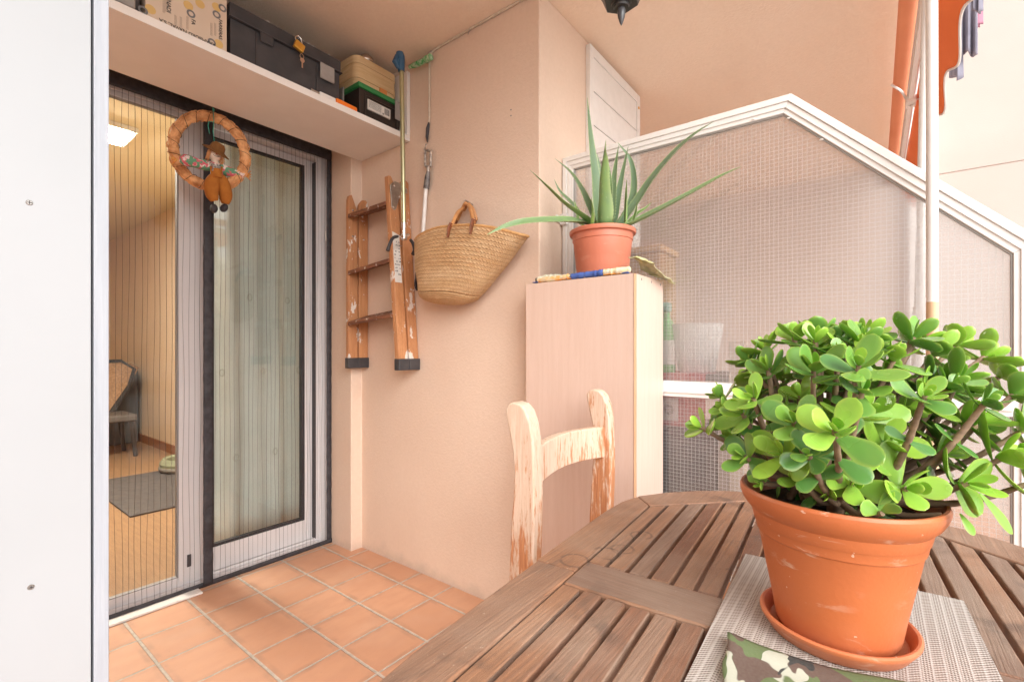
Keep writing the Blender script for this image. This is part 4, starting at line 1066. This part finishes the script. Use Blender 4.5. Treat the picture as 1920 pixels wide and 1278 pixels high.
# table, cloth, basin, bottle, crate, basket, post
tn = thing('side_table', 'small dark topped table behind the wired glass', 'table', (1.98, .63, 0))
MB().box(1.80, 2.25, .40, .690, .955, .975).build('tabletop', simple('dark_stone', (.07, .065, .065), (.12, .11, .11), 60, .4), tn, bevel=.003)
for x in (1.83, 2.22):
    for y in (.43, .66): MB().box(x - .02, x + .02, y - .02, y + .02, 0, .954).build('leg', simple('grey_wood', (.38, .31, .26), None, rough=.7), tn)
def cl(u, v):
    y = lerp(.490, .672, u); return (1.792 - .004 * math.sin(u * 22) * v, y, .979 - .20 * v + (0 if v else 0))
b = MB().grid(cl, 30, 8); b.grid(lambda u, v: (lerp(1.792, 1.94, v), lerp(.490, .672, u), .980), 30, 4)
o = b.build('tablecloth', REDCLOTH, None, True, solid=.003, angle=50, merge=True); tag(o, 'red printed cloth hanging over the edge of the table behind the glass', 'tablecloth')
cd = thing('picture_card', 'white card with a dark line drawing hung on the red cloth', 'card', (1.782, .77, .77))
MB().box(1.778, 1.784, .585, .655, .80, .885).build('card', PAPER, cd)
b = MB(); q0 = V((1.7770, .620, .842))
for k in range(7):
    a = k * .9; b.tube([q0 + V((0, .020 * math.cos(a + t) * (1 - t * .25), .020 * math.sin(a + t) * (1 - .25 * t))) for t in (0, .5, 1, 1.5, 2)], .0009, 4)
b.build('drawing', INK, cd)
o = MB().lathe([(.0, 0), (.06, 0), (.068, .01), (.096, .178), (.098, .186), (.092, .186), (.086, .17), (.06, .02), (0, .016)], (1.885, .548, .9815), 40).build('white_basin', WHITE_PVC, None, True, angle=40); tag(o, 'white tapered basin standing on the table behind the glass', 'basin')
sb = thing('spray_bottle', 'green and white spray bottle beside the white basin behind the glass', 'bottle', (1.835, .648, .9815))
MB().lathe([(0, 0), (.032, 0), (.034, .01), (.034, .15), (.028, .19), (.013, .215), (.012, .235), (0, .236)], (1.835, .648, .9815), 24).build('bottle', simple('bright_green', (.12, .50, .14), None, rough=.4), sb, True)
MB().lathe([(.035, .03), (.0353, .035), (.0353, .12), (.035, .125)], (1.835, .648, .9815), 24).build('label', PAPER, sb, True)
MB().box(1.81, 1.86, .635, .661, 1.218, 1.255).box(1.775, 1.81, .641, .655, 1.235, 1.252).build('trigger', simple('teal', (.10, .42, .34), None, rough=.4), sb, bevel=.005)
cr = thing('dark_crate', 'stack of dark crates under the table behind the glass', 'crate', (1.95, .62, .30))
MB().box(1.80, 2.15, .455, .745, .31, .74).build('body', simple('dark_crate', (.055, .05, .047), (.12, .11, .105), 9, .7), cr, bevel=.01)
MB().box(1.79, 2.16, .45, .75, .742, .765).build('rim', BLACK_PL, cr, bevel=.006)
o = MB().box(1.79, 1.86, .36, .41, 0, 1.1).build('wood_post', simple('beige_post', (.55, .47, .38), (.48, .4, .32), 20, .7), None, bevel=.004); tag(o, 'beige upright post next to the dark crates behind the glass', 'post')
wk = thing('wicker_hamper', 'brown wicker hamper behind the glass next to the aloe pot', 'hamper', (2.05, .87, .95))
MB().box(1.95, 2.15, .715, 1.02, .95, 1.485).build('body', simple('brown_wicker', (.42, .25, .11), (.26, .15, .06), 70, .7, .004, 80), wk, bevel=.01)
MB().box(1.94, 2.16, .705, 1.03, 1.487, 1.515).build('lid', simple('pale_wicker', (.58, .38, .2), (.45, .28, .13), 70, .7, .004, 80), wk, bevel=.008)
o = MB().box(1.95, 2.16, .712, 1.03, 0, .948).build('low_cupboard', simple('pale_cupboard', (.62, .5, .42), None, rough=.6), None, bevel=.004); tag(o, 'pale low cupboard carrying the wicker hamper behind the glass', 'cupboard')
o = MB().lathe([(0, 0), (.10, 0), (.13, .25), (.135, .27), (.12, .27), (.0, .24)], (2.6, -.2, 0), 32).build('grey_planter', simple('grey_planter', (.20, .20, .20), None, rough=.8), None, True); tag(o, 'grey planter on the floor behind the lower wired glass', 'planter')

def lantern(name, label, x, y, ztip, s=1.0):
    t = thing(name, label, 'lantern', (x, y, ztip)); c = V((x, y, ztip)); Z = lambda prof: [(r * s, z * s) for r, z in prof]
    MB().lathe(Z([(0, 0), (.0035, .006), (.0078, .020), (.0095, .034), (.0075, .040), (.006, .043)]), c, 20).build('finial', simple('grey_iron', (.075, .075, .08), (.05, .048, .05), 20, .32), t, True)
    MB().lathe(Z([(.0, .0405), (.016, .0405), (.0175, .044), (.0165, .048), (.021, .0485), (.0225, .052), (.0, .053)]), c, 28).build('collar', IRON, t, True)
    rot = Matrix.Rotation(R(18), 4, 'Z')
    MB().lathe(Z([(.0, .0515), (.040, .0515), (.0545, .085), (.057, .088), (.057, .094), (0, .094)]), c, 6, rot).build('base', IRON, t, bevel=.0015)
    MB().lathe(Z([(.047, .095), (.062, .235)]), c, 6, rot).build('panes', CLEAR, t)
    for k in range(6):
        a = R(18) + k * math.pi / 3; p0 = c + V((.0495 * s * math.cos(a), .0495 * s * math.sin(a), .094 * s)); p1 = c + V((.0655 * s * math.cos(a), .0655 * s * math.sin(a), .236 * s))
        MB().tube([p0, p1], .0045 * s, 6).build('bar', IRON, t)
    MB().lathe(Z([(0, .236), (.072, .236), (.074, .242), (.045, .29), (.016, .315), (.010, .33), (0, .331)]), c, 6, rot).build('roof', IRON, t, bevel=.0015)
    zt = (ZC - ztip)
    MB().tube([c + V((0, 0, .32 * s)), c + V((0, 0, zt - .02))], .006, 8).lathe([(.0, zt - .026), (.04, zt - .022), (.045, zt - .001), (0, zt - .0005)], c, 24).build('stem', IRON, t, True)
p = ond(1165, 49, 1.30)
lantern('lantern', 'black iron hexagonal lantern with a pointed finial hanging from the ceiling', p.x, p.y, p.z, 1.22)

# awning
aw = thing('awning', 'rolled orange awning with white front bar and scalloped valance', 'awning', (3.1, -.13, 2.25))
MB().tube([(1.72, -.0985, 2.315), (4.35, -.0985, 2.315)], .031, 28).build('cloth_roll', AWN_ROLL, aw, True)
b = MB().tube([(1.70, -.0985, 2.315), (1.72, -.0985, 2.315)], .02, 12).tube([(4.35, -.0985, 2.315), (4.40, -.0985, 2.315)], .02, 12)
b.box(4.39, 4.41, -.12, 0, 2.26, 2.46); b.box(1.69, 1.705, -.12, 0, 2.26, 2.46); b.build('bracket', STEEL, aw)
b = MB(); b.box(1.72, 4.35, -.142, -.118, 2.222, 2.262); b.box(1.72, 4.35, -.147, -.142, 2.250, 2.260); b.box(1.72, 4.35, -.147, -.142, 2.224, 2.234); b.build('front_bar', WHITE_ALU, aw, bevel=.003)
b = MB(); b.box(2.0, 3.6, -.140, -.120, 2.200, 2.2215); b.build('folding_arm', WHITE_PVC, aw, bevel=.004)
b = MB(); b.box(2.78, 2.86, -.150, -.112, 2.190, 2.2215); b.build('arm_joint', WHITE_PVC, aw, bevel=.006)
def val(u, v):
    x = lerp(1.70, 4.32, u); L = .140 + .028 * math.sin(x * 2 * math.pi / .42)
    return (x, -.151 - .070 * v - .008 * math.sin(u * 40) * v, 2.222 - L * v)
MB().grid(val, 140, 8).build('valance', AWN, aw, True, solid=.002)
MB().tube([val(k / 140, 1.0) for k in range(141)], .0042, 6).build('valance_trim', WHITE_PVC, aw, True)
o = MB().tube(spline([(2.78, -.06, 2.29), (2.80, -.10, 2.250), (2.82, -.13, 2.185), (2.80, -.160, 2.20), (2.80, -.175, 2.09), (2.81, -.20, 2.02), (2.83, -.19, 2.06)], 30), .006, 8, squash=.4).build('tie_strap', WHITE_PVC, None, True); tag(o, 'white tie strap hanging from the orange awning bar', 'strap')
# cranks / poles
cp = thing('crank_pole', 'white pole with a bare wooden end leaning in front of the partition', 'pole', (1.60, -.113, .7))
a = onx(1747, 0, 1.60); q = onx(1748, 566, 1.60); MB().tube([a + (a - q) * .12, q], .0122, 16).build('tube', WHITE_PVC, cp, True)
e = onx(1748, 640, 1.60); MB().tube([q, e + (e - q) * 6.0], .0125, 14).build('wooden_end', simple('bare_wood', (.66, .46, .28), (.58, .38, .21), 14, .6, 0, 9, (1, 1, .1)), cp, True)
cp = thing('crank_pole', 'white pole standing behind the wired glass partition', 'pole', (1.84, -.13, .6))
a = onx(1738, 0, 1.84); q = onx(1724, 575, 1.84); MB().tube([a + (a - q) * .08, q], .0125, 16).build('tube', WHITE_PVC, cp, True)
MB().tube([q, q + (q - a) * .30], .015, 12).build('wooden_end', WHITE_PVC, cp, True)
# laundry
def garment(name, label, pts_top, length, mat, sd, taper=.0):
    a, c = V(pts_top[0]), V(pts_top[1])
    def fn(u, v):
        p = lerp(a, c, .5 + (u - .5) * (1 - taper * v)); n_ = (c - a).cross(V((0, 0, 1))).normalized()
        return p + n_ * (.018 * math.sin(u * 13 + sd) * (.35 + v * .8)) + V((0, 0, -length * v - .012 * math.sin(u * 7 + sd) * v))
    o = MB().grid(fn, 22, 14).build(name, mat, None, True, solid=.006); tag(o, label, 'laundry', 'laundry hanging beyond the awning')
def gp2(u, v, d): return ond(u, v, d)
dd = 3.0
garment('hanging_garment', 'longest grey garment hanging nearest the white downpipe', (gp2(1786, -20, dd + .1), gp2(1803, -20, dd)), .57, GARMENT, 1, .1)
garment('hanging_garment', 'wide grey garment hanging in the middle of the washing', (gp2(1801, -25, dd), gp2(1832, -25, dd - .05)), .43, GARMENT, 2, .0)
garment('hanging_garment', 'short grey garment hanging at the right of the washing', (gp2(1822, -70, dd - .1), gp2(1842, -70, dd - .15)), .30, GARMENT, 3, .0)
garment('hanging_garment', 'pink garment hanging between the grey ones', (gp2(1823, -30, dd + .1), gp2(1841, -30, dd + .05)), .27, GARMENT_P, 4, .2)
o = MB().tube([gp2(1770, -24, dd + .3), gp2(1990, -70, dd - .6)], .003, 6).build('washing_line', WHITE_PVC, None); tag(o, 'thin washing line the garments hang from', 'washing line')

# ------------------------------------------------------------------ chair behind the table
ch = thing('wooden_chair', 'worn wooden chair with peeling varnish pushed under the table', 'chair', (.89, .64, 0))
def post(x0, th, zoff=0):
    back = [(.690, .930), (.6865, .908), (.677, .87), (.669, .835), (.6655, .786), (.667, .73), (.673, .668), (.679, .56), (.682, .44), (.69, .25), (.70, .0)]
    front = [(.655, .0), (.638, .25), (.625, .44), (.614, .56), (.6095, .66), (.6085, .74), (.610, .80), (.6125, .86), (.620, .902), (.632, .930), (.646, .944), (.664, .948), (.680, .944)]
    poly = front + back; poly = [(y, z) for y, z in poly]
    b = MB(); b.prism(poly, x0, x0 + th, MX(0)); return b.build('back_post', CHAIR_W, ch, bevel=.006, seg=3)
post(.866, .042); post(1.300, .040)
b = MB()
def slat(u, v):  # closed section
    pass
n = 18; vs = []; fs = []
for i in range(n + 1):
    t = i / n; x = lerp(.904, 1.304, t); yb = .628 + .030 * math.sin(math.pi * t); zt = .835 + .006 * math.sin(math.pi * t); zb = .742 + .008 * math.sin(math.pi * t)
    for dy, z in ((0, zb), (0, zt), (.024, zt), (.024, zb)): vs.append((x, yb + dy, z))
for i in range(n):
    for k in range(4): fs.append((i * 4 + k, i * 4 + (k + 1) % 4, i * 4 + 4 + (k + 1) % 4, i * 4 + 4 + k))
fs += [(3, 2, 1, 0), tuple(n * 4 + k for k in range(4))]
b.add(vs, fs); b.build('back_slat', CHAIR_W, ch, bevel=.004)
MB().box(.875, 1.335, .235, .65, .425, .450).build('seat', CHAIR_W, ch, bevel=.008)
for x in (.88, 1.296): MB().box(x, x + .036, .245, .281, 0, .424).build('front_leg', CHAIR_W, ch, bevel=.004)
MB().box(.918, 1.296, .250, .275, .36, .423).box(.918, 1.296, .63, .65, .36, .423).build('apron', CHAIR_W, ch, bevel=.003)
ch.rotation_euler = (0, 0, R(3.0))

# ------------------------------------------------------------------ table
TR = Matrix.Translation((.63, .10, 0)) @ Matrix.Rotation(R(4.0), 4, 'Z')
TZ = .74
tbn = thing('garden_table', 'weathered slatted hardwood garden table with rounded ends', 'table', (.63, .10, 0))
VC = -.055
half = [(0, .375), (.15, .3755), (.27, .374), (.345, .368), (.405, .350), (.468, .304), (.520, .250), (.560, .188), (.583, .12), (.592, .05)]
outer = [(u, w) for u, w in half] + [(u, -w) for u, w in reversed(half)]      # +u side from +w to -w
outer = outer + [(-u, w) for u, w in [(a, -c) for a, c in half][1:]] + [(-u, w) for u, w in reversed(half) if u > 0]
inner = [(.0, .310), (.355, .310), (.508, .138), (.508, -.138), (.355, -.310), (0, -.310), (-.355, -.310), (-.508, -.138), (-.508, .138), (-.355, .310)]
def ang(p): return math.atan2(p[1] / .375, p[0] / .592)
def outpt(p):
    """outer point hit by the ray through inner point p"""
    best = None
    for i in range(len(outer)):
        a, c = V(outer[i - 1]), V(outer[i]); d = V(p); e = c - a; den = d.x * e.y - d.y * e.x
        if abs(den) < 1e-9: continue
        t = (a.x * e.y - a.y * e.x) / den; s_ = (a.x * d.y - a.y * d.x) / den
        if t > 0 and -1e-6 <= s_ <= 1 + 1e-6 and (best is None or t < best[0]): best = (t, i)
    return V(p) * best[0], best[1]
bl, be = MB(), MB()
N = len(inner); no = len(outer)
for i in range(N):
    p, q = inner[i], inner[(i + 1) % N]; a, ia = outpt(p); c, ic = outpt(q)
    pts = [tuple(a)]; k = ia
    while k != ic: pts.append(outer[k]); k = (k + 1) % no
    pts.append(tuple(c)); poly = pts + [q, p]
    cen = sum((V(w) for w in poly), V((0, 0))) / len(poly)
    poly = [tuple(cen + (V(w) - cen) * .9985) for w in poly]
    if sum(poly[j - 1][0] * poly[j][1] - poly[j][0] * poly[j - 1][1] for j in range(len(poly))) < 0: poly = poly[::-1]
    MB().prism([(w[0], w[1] + VC) for w in poly], TZ - .026, TZ, TR).build('rim_board', TABLE_V if i in (2, 7) else TABLE_U, tbn, bevel=.0035, seg=3)
MB().box(-.040, .040, -.3085 + VC, .3085 + VC, TZ - .024, TZ - .0005, TR).build('cross_bar', TABLE_V, tbn, bevel=.003, seg=3)
def uend(w):
    w = abs(w); return .508 if w <= .138 else lerp(.508, .355, (w - .138) / (.310 - .138))
b = MB(); ns = 19; pitch = .619 / ns; random.seed(21)
for s in (1, -1):
    for k in range(ns):
        w1 = .3095 - k * pitch - .002; w0 = w1 - pitch + .0066
        e1, e0 = uend(w1) - .0028, uend(w0) - .0028; dz = random.uniform(-.0012, .0002)
        poly = [(.0428, w0), (e0, w0), (e1, w1), (.0428, w1)]
        if (w1 > .138 > w0) or (w1 > -.138 > w0):
            m_ = .138 if w1 > .138 > w0 else -.138; poly = [(.0428, w0), (e0, w0), (.5052, m_), (e1, w1), (.0428, w1)]
        if s < 0: poly = [(-u, w) for u, w in reversed(poly)]
        b.prism([(u, w + VC) for u, w in poly], TZ - .020 + dz, TZ - .0008 + dz, TR)
b.build('slats', TABLE_U, tbn, bevel=.002, seg=2)
b = MB(); b.box(-.42, .42, VC - .33, VC - .305, TZ - .09, TZ - .0265, TR); b.box(-.42, .42, VC + .305, VC + .33, TZ - .09, TZ - .0265, TR); b.box(-.42, -.395, VC - .304, VC + .304, TZ - .09, TZ - .0265, TR); b.box(.395, .42, VC - .304, VC + .304, TZ - .09, TZ - .0265, TR)
b.box(-.05, .05, VC - .304, VC + .304, TZ - .06, TZ - .0265, TR); b.build('apron', TABLE_U, tbn)
for su in (-1, 1):
    for sw in (-1, 1):
        MB().box(su * .40 - .024, su * .40 + .024, VC + sw * .29 - .024, VC + sw * .29 + .024, 0, TZ - .027, TR).build('leg', TABLE_U, tbn, bevel=.004)

# placemat
ZM = TZ + .0006
P00, P10, P11, P01 = V((.40, .146)), V((.826, .164)), V((.846, -.092)), V((.42, -.112))
b = MB().grid(lambda u, v: (*(lerp(lerp(P00, P10, u), lerp(P01, P11, u), v)), ZM + .001 + .0006 * mnoise.noise(V((u * 5, v * 3, 0)))), 24, 16)
o = b.build('placemat', PLACEMAT, None, solid=.0018); tag(o, 'woven beige placemat lying on the slatted table under the jade pot', 'placemat')

# ------------------------------------------------------------------ jade plant
JC = V((.659, .036, ZM + .002))
jp = thing('jade_plant', 'bushy jade plant with thick glossy leaves in a terracotta plastic pot', 'potted plant', JC)
H = .156
prof = [(0, .006), (.0575, .006), (.0605, .011), (.0645, .035), (.0715, .075), (.0765, .105), (.0772, .1065), (.0784, .1075), (.0800, .1165), (.0806, .1175), (.0812, .1185), (.0835, .130), (.0848, .1315), (.089, .136), (.0925, .1425), (.0945, .149), (.0945, .153), (.0930, .1560), (.0905, .1560), (.0885, .153), (.084, .141), (.080, .132), (.0, .130)]
prof = [(r * (1 + .05 * max(0, z - .03) / .12), z * 1.06) for r, z in prof]
MB().lathe(prof, JC, 96).build('pot', TERRA, jp, True, angle=26)
so = MB().lathe([(0, .146), (.05, .145), (.0845, .143)], JC, 40).build('soil', SOIL, jp)
o = MB().lathe([(0, 0), (.062, 0), (.066, .003), (.0725, .016), (.0745, .0185), (.0765, .0195), (.0785, .0185), (.0790, .0165), (.0775, .0145), (.0715, .0), (.0, -.0002)][0:0] + [(0, .0), (.064, .0), (.068, .002), (.0755, .0135), (.0775, .0165), (.0775, .0190), (.0755, .0205), (.0730, .0200), (.0710, .0175), (.0660, .0062), (.063, .0050), (0, .0048)], JC - V((0, 0, .0005)), 80).build('saucer', TERRA, None, True, angle=40)
tag(o, 'round terracotta plastic saucer under the jade pot', 'saucer')
random.seed(42)
TOP = JC + V((0, 0, .130))
ro = []   # (position, axis bias, scale, age)
px = [(1625, 770, 1.12, .50), (1618, 665, 1.15, .525), (1735, 735, 1.05, .515), (1500, 742, .95, .55), (1392, 775, .95, .545), (1312, 800, .75, .585),
      (1440, 690, .9, .58), (1520, 655, .85, .60), (1430, 652, .75, .63), (1760, 655, 1.0, .575), (1716, 640, .85, .60), (1800, 640, .95, .60), (1850, 665, .95, .62),
      (1838, 790, .95, .50), (1885, 855, 1.0, .465), (1815, 905, 1.05, .46), (1700, 915, 1.05, .465), (1765, 965, .62, .465), (1655, 962, .7, .45),
      (1465, 850, 1.0, .50), (1395, 855, .85, .53), (1555, 842, 1.0, .495), (1600, 905, 1.0, .475), (1500, 895, .8, .50), (1905, 735, .9, .56), (1880, 700, .9, .60),
      (1575, 705, .95, .56), (1665, 830, 1.0, .49), (1350, 740, .7, .62), (1590, 632, .85, .60), (1660, 700, .9, .54), (1770, 850, .9, .50), (1550, 930, .75, .49), (1930, 800, .9, .49), (1950, 900, .9, .46), (1960, 700, .9, .58),
      (1790, 720, .95, .545), (1700, 770, .9, .52), (1465, 780, .9, .56), (1540, 790, .9, .54), (1428, 905, .6, .53)]
for u, v, s_, d in px: ro.append((ond(u, v, d), s_, 0.0 if random.random() < .7 else .5))
fill = 0; random.seed(77)
CC = JC + V((.015, -.01, .235))
while fill < 54:
    a = random.uniform(0, 2 * math.pi); e = random.uniform(-.35, 1.45); rr_ = random.uniform(.72, 1.0)
    p = CC + V((math.cos(a) * math.cos(e) * .165, math.sin(a) * math.cos(e) * .155, math.sin(e) * .122)) * rr_
    if (p - EYE).length < .42: continue
    pr = ray(0, 0); dep = (p - EYE).x * CA + (p - EYE).y * SA; r_ = (p - EYE).x * SA - (p - EYE).y * CA
    uu = U0 + FPX * r_ / dep; vv = V0 - FPX * (p.z - CH) / dep
    if dep < .52 and random.random() < .8: continue
    if (uu > 1690 and vv > 800) or vv < 610 or uu < 1330 or (vv < 660 and 1640 < uu < 1700): continue
    if any((p - q[0]).length < .021 for q in ro): continue
    ro.append((p, random.uniform(.62, 1.05), random.uniform(.0, 1.0))); fill += 1
for u, v, d, s_ in ((1480, 925, .58, .9), (1530, 940, .56, .95), (1560, 880, .56, 1.0), (1440, 880, .58, .9), (1500, 850, .58, 1.0), (1620, 940, .52, .9), (1590, 860, .54, 1.0), (1650, 880, .54, 1.0), (1420, 830, .60, .9)):
    ro.append((ond(u, v, d), s_, 1.0))
LF = MB(); ages = []; edges = []
NU, NVV = 9, 6
def leaf(base, d, nrm, L, W, age, bend):
    d = d.normalized()
    for q_ in (.35, .65, 1.0):
        w_ = base + d * (L * q_) - JC; h_ = math.hypot(w_.x, w_.y)
        if w_.z < .172 and .062 < h_ < .112 and base.z - JC.z < .19 and math.hypot(base.x - JC.x, base.y - JC.y) < .112: return
    nrm = (nrm - d * nrm.dot(d)).normalized(); sd = d.cross(nrm)
    o = len(LF.v); T = W * .36
    rows = []
    for i in range(NU + 1):
        t = i / NU; t = 1 - (1 - t) ** 1.25
        w = W * min(1, (.16 + 1.15 * t ** .85)) * math.sqrt(max(0, 1 - ((t - .42) / .58) ** 2.3 if t > .42 else 1)) if t > 0 else W * .16
        w = max(w, W * .015)
        c = base + d * (L * t) + nrm * (bend * L * t * t)
        row = []
        for k in range(2 * NVV):
            if k <= NVV: y = 1 - 2 * k / NVV; z = .28 * math.sqrt(max(0, 1 - y * y)) - .10 * (1 - y * y) * 1.6
            else: y = -1 + 2 * (k - NVV) / NVV; z = -.62 * math.sqrt(max(0, 1 - y * y))
            th = T * (w / W) ** .5 if W else T
            LF.v.append(c + sd * (y * w) + nrm * (z * th)); ages.append(age); edges.append((.28 if abs(y) > .95 and t > .25 else 0) if t < .97 else .4)
    m = 2 * NVV
    for i in range(NU):
        for k in range(m): LF.f.append((o + i * m + k, o + i * m + (k + 1) % m, o + (i + 1) * m + (k + 1) % m, o + (i + 1) * m + k))
    LF.f.append(tuple(o + k for k in range(m - 1, -1, -1))); LF.f.append(tuple(o + NU * m + k for k in range(m)))
ST = MB()
hubs = [TOP + V((math.cos(a) * .035, math.sin(a) * .035, random.uniform(.03, .06))) for a in (0.3, 1.7, 3.2, 4.4, 5.5)]
ST2 = []
for hgt in hubs:
    root = TOP + V(((hgt.x - TOP.x) * .35, (hgt.y - TOP.y) * .35, -.005))
    ST.tube(spline([root, lerp(root, hgt, .5) + V((0, 0, .006)), hgt], 8), [.0085 * (1 + .05 * math.sin(i * 2.2)) for i in range(9)], 10)
for p, s_, age in ro:
    hb = min(hubs, key=lambda q: (q - p).length)
    ax_ = (p - hb); L0 = ax_.length; ax_.normalize()
    mid = lerp(hb, p, .55) + V((0, 0, -.010)) + V((random.uniform(-1, 1), random.uniform(-1, 1), random.uniform(-1, 1))) * .006
    sp_ = spline([hb, mid, p], 24)
    ST.tube(sp_, [lerp(.0040, .0024, i / 24) * (1 + .13 * (i % 2)) for i in range(25)], 8)
    tan = (sp_[-1] - sp_[-3]).normalized()
    A_ = (tan * .5 + V((-.12, -.1, .30)) + (p - CC).normalized() * .75).normalized()
    ref = V((random.uniform(-1, 1), random.uniform(-1, 1), random.uniform(-1, 1))); e1 = (ref - A_ * ref.dot(A_)).normalized(); e2 = A_.cross(e1)
    npair = 4
    for k in range(npair):
        f = k / (npair - 1)               # 0 outermost/lowest
        th = lerp(R(84), R(22), f) ; Lk = s_ * lerp(.042, .020, f ** 1.6); Wk = Lk * lerp(.345, .30, f)
        e = e1 if k % 2 == 0 else e2
        for sg in (1, -1):
            th_ = th + random.uniform(-.16, .16); rad = (e * sg + (e2 if k % 2 == 0 else e1) * random.uniform(-.22, .22)).normalized()
            d = A_ * math.cos(th_) + rad * math.sin(th_); nrm = A_ * math.sin(th_) - rad * math.cos(th_)
            nrm = nrm + rad.cross(A_) * random.uniform(-.3, .3)
            ag = min(1, max(0, age * .9 + .6 * (1 - f) + random.uniform(-.35, .3) - .25))
            leaf(p - A_ * (.010 * (1 - f) * s_) , d, nrm, Lk * random.uniform(.85, 1.15), Wk * random.uniform(.9, 1.12), ag, random.uniform(.02, .24))
    if random.random() < .55:             # stray old pair lower on the stem
        q = sp_[16]
        for sg in (1, -1):
            d = (e1 * sg + A_ * .15 + V((0, 0, -.1))); leaf(q, d, A_, s_ * .034, s_ * .0125, 1.0, random.uniform(-.05, .1))
# drooping long leaves at the front
for (u, v, d), (u2, v2), w in (((1668, 948, .445), (1712, 1012), .0105), ((1612, 955, .452), (1598, 982), .011), ((1800, 962, .45), (1830, 1003), .006), ((1838, 925, .44), (1908, 1000), .0085), ((1700, 930, .44), (1690, 1000), .011)):
    a_ = ond(u, v, d); c_ = ond(u2, v2, d - .01); leaf(a_, c_ - a_, V((-.5, -.4, .75)), (c_ - a_).length, w, .45, -.08)
LF.at = {'age': ages, 'edge': edges}
ST.build('stems', STEM, jp, True, angle=80)
LF.build('foliage', JADE, jp, True, angle=75)
b = MB(); random.seed(9)
for k in range(60):
    a = random.uniform(0, 6.28); r_ = random.uniform(.0, .078); c = JC + V((r_ * math.cos(a), r_ * math.sin(a), .1365)); b.blob(c, (random.uniform(.002, .005),) * 3, nu=6, nv=4)
b.build('soil_crumbs', SOIL, so)

# ------------------------------------------------------------------ camouflage cloth
A_, B_, C_, D_ = V((.565, .131)), V((.628, -.112)), V((.40, -.10)), V((.33, .085))
def cam(u, v):
    p = lerp(lerp(A_, B_, u), lerp(D_, C_, u), v)
    bow = .017 * math.sin(math.pi * u) * (1 - v)
    z = ZM + .004 + .006 * math.exp(-((u) / .10) ** 2) * (1 - v) + .0022 * (1 + mnoise.noise(V((u * 3.5, v * 4, .3)))) * min(1, (u * 6)) * min(1, (1 - u) * 6)
    z += .0025 * math.exp(-((v - .06) / .06) ** 2)
    return (p.x - bow, p.y + .004 * mnoise.noise(V((v * 6, u, 4))), z)
o = MB().grid(cam, 60, 40).build('camouflage_cloth', CAMO, None, True, solid=.004, angle=70); tag(o, 'folded camouflage cotton cloth lying on the placemat in front of the saucer', 'cloth')

# ------------------------------------------------------------------ light, camera
w = bpy.data.worlds.new('World'); sc.world = w; w.use_nodes = True; nt = w.node_tree
bg = next(n for n in nt.nodes if n.type == 'BACKGROUND')
sky = nt.nodes.new('ShaderNodeTexSky'); sky.sky_type = 'NISHITA'; sky.sun_disc = False
EL, SX, SY = 34, -.50, -.866
sky.sun_elevation = R(EL); sky.sun_rotation = math.atan2(SX, SY); sky.dust_density = 2.5; sky.air_density = 1.0
hs = nt.nodes.new('ShaderNodeHueSaturation'); hs.inputs['Saturation'].default_value = .22
nt.links.new(sky.outputs[0], hs.inputs['Color']); nt.links.new(hs.outputs[0], bg.inputs[0]); bg.inputs[1].default_value = .14
sd = bpy.data.lights.new('sun', 'SUN'); sd.energy = 1.5; sd.angle = R(60); sd.color = (1, .98, .96)
so_ = bpy.data.objects.new('sun', sd); COL.objects.link(so_)
dv = V((SX * math.cos(R(EL)), SY * math.cos(R(EL)), math.sin(R(EL)))); so_.rotation_euler = dv.to_track_quat('Z', 'Y').to_euler(); so_.location = dv * 20
cm = bpy.data.cameras.new('camera'); cm.sensor_fit = 'HORIZONTAL'; cm.sensor_width = 36; cm.lens = 36 * FPX / 1920; cm.shift_x = 0
cm.shift_y = (V0 - 639) / 1920; cm.clip_start = .02; cm.clip_end = 500
co = bpy.data.objects.new('camera', cm); COL.objects.link(co); co.location = EYE
co.rotation_euler = V((CA, SA, 0)).to_track_quat('-Z', 'Y').to_euler(); sc.camera = co
vs_ = sc.view_settings; vs_.view_transform = 'Standard'; vs_.look = 'None'; vs_.gamma = 1; vs_.exposure = 1.06; vs_.use_curve_mapping = False
cy_ = sc.cycles; cy_.use_denoising = True; cy_.max_bounces = 14; cy_.diffuse_bounces = 6; cy_.transparent_max_bounces = 24; cy_.transmission_bounces = 10; cy_.caustics_refractive = True; cy_.caustics_reflective = False; cy_.blur_glossy = .5
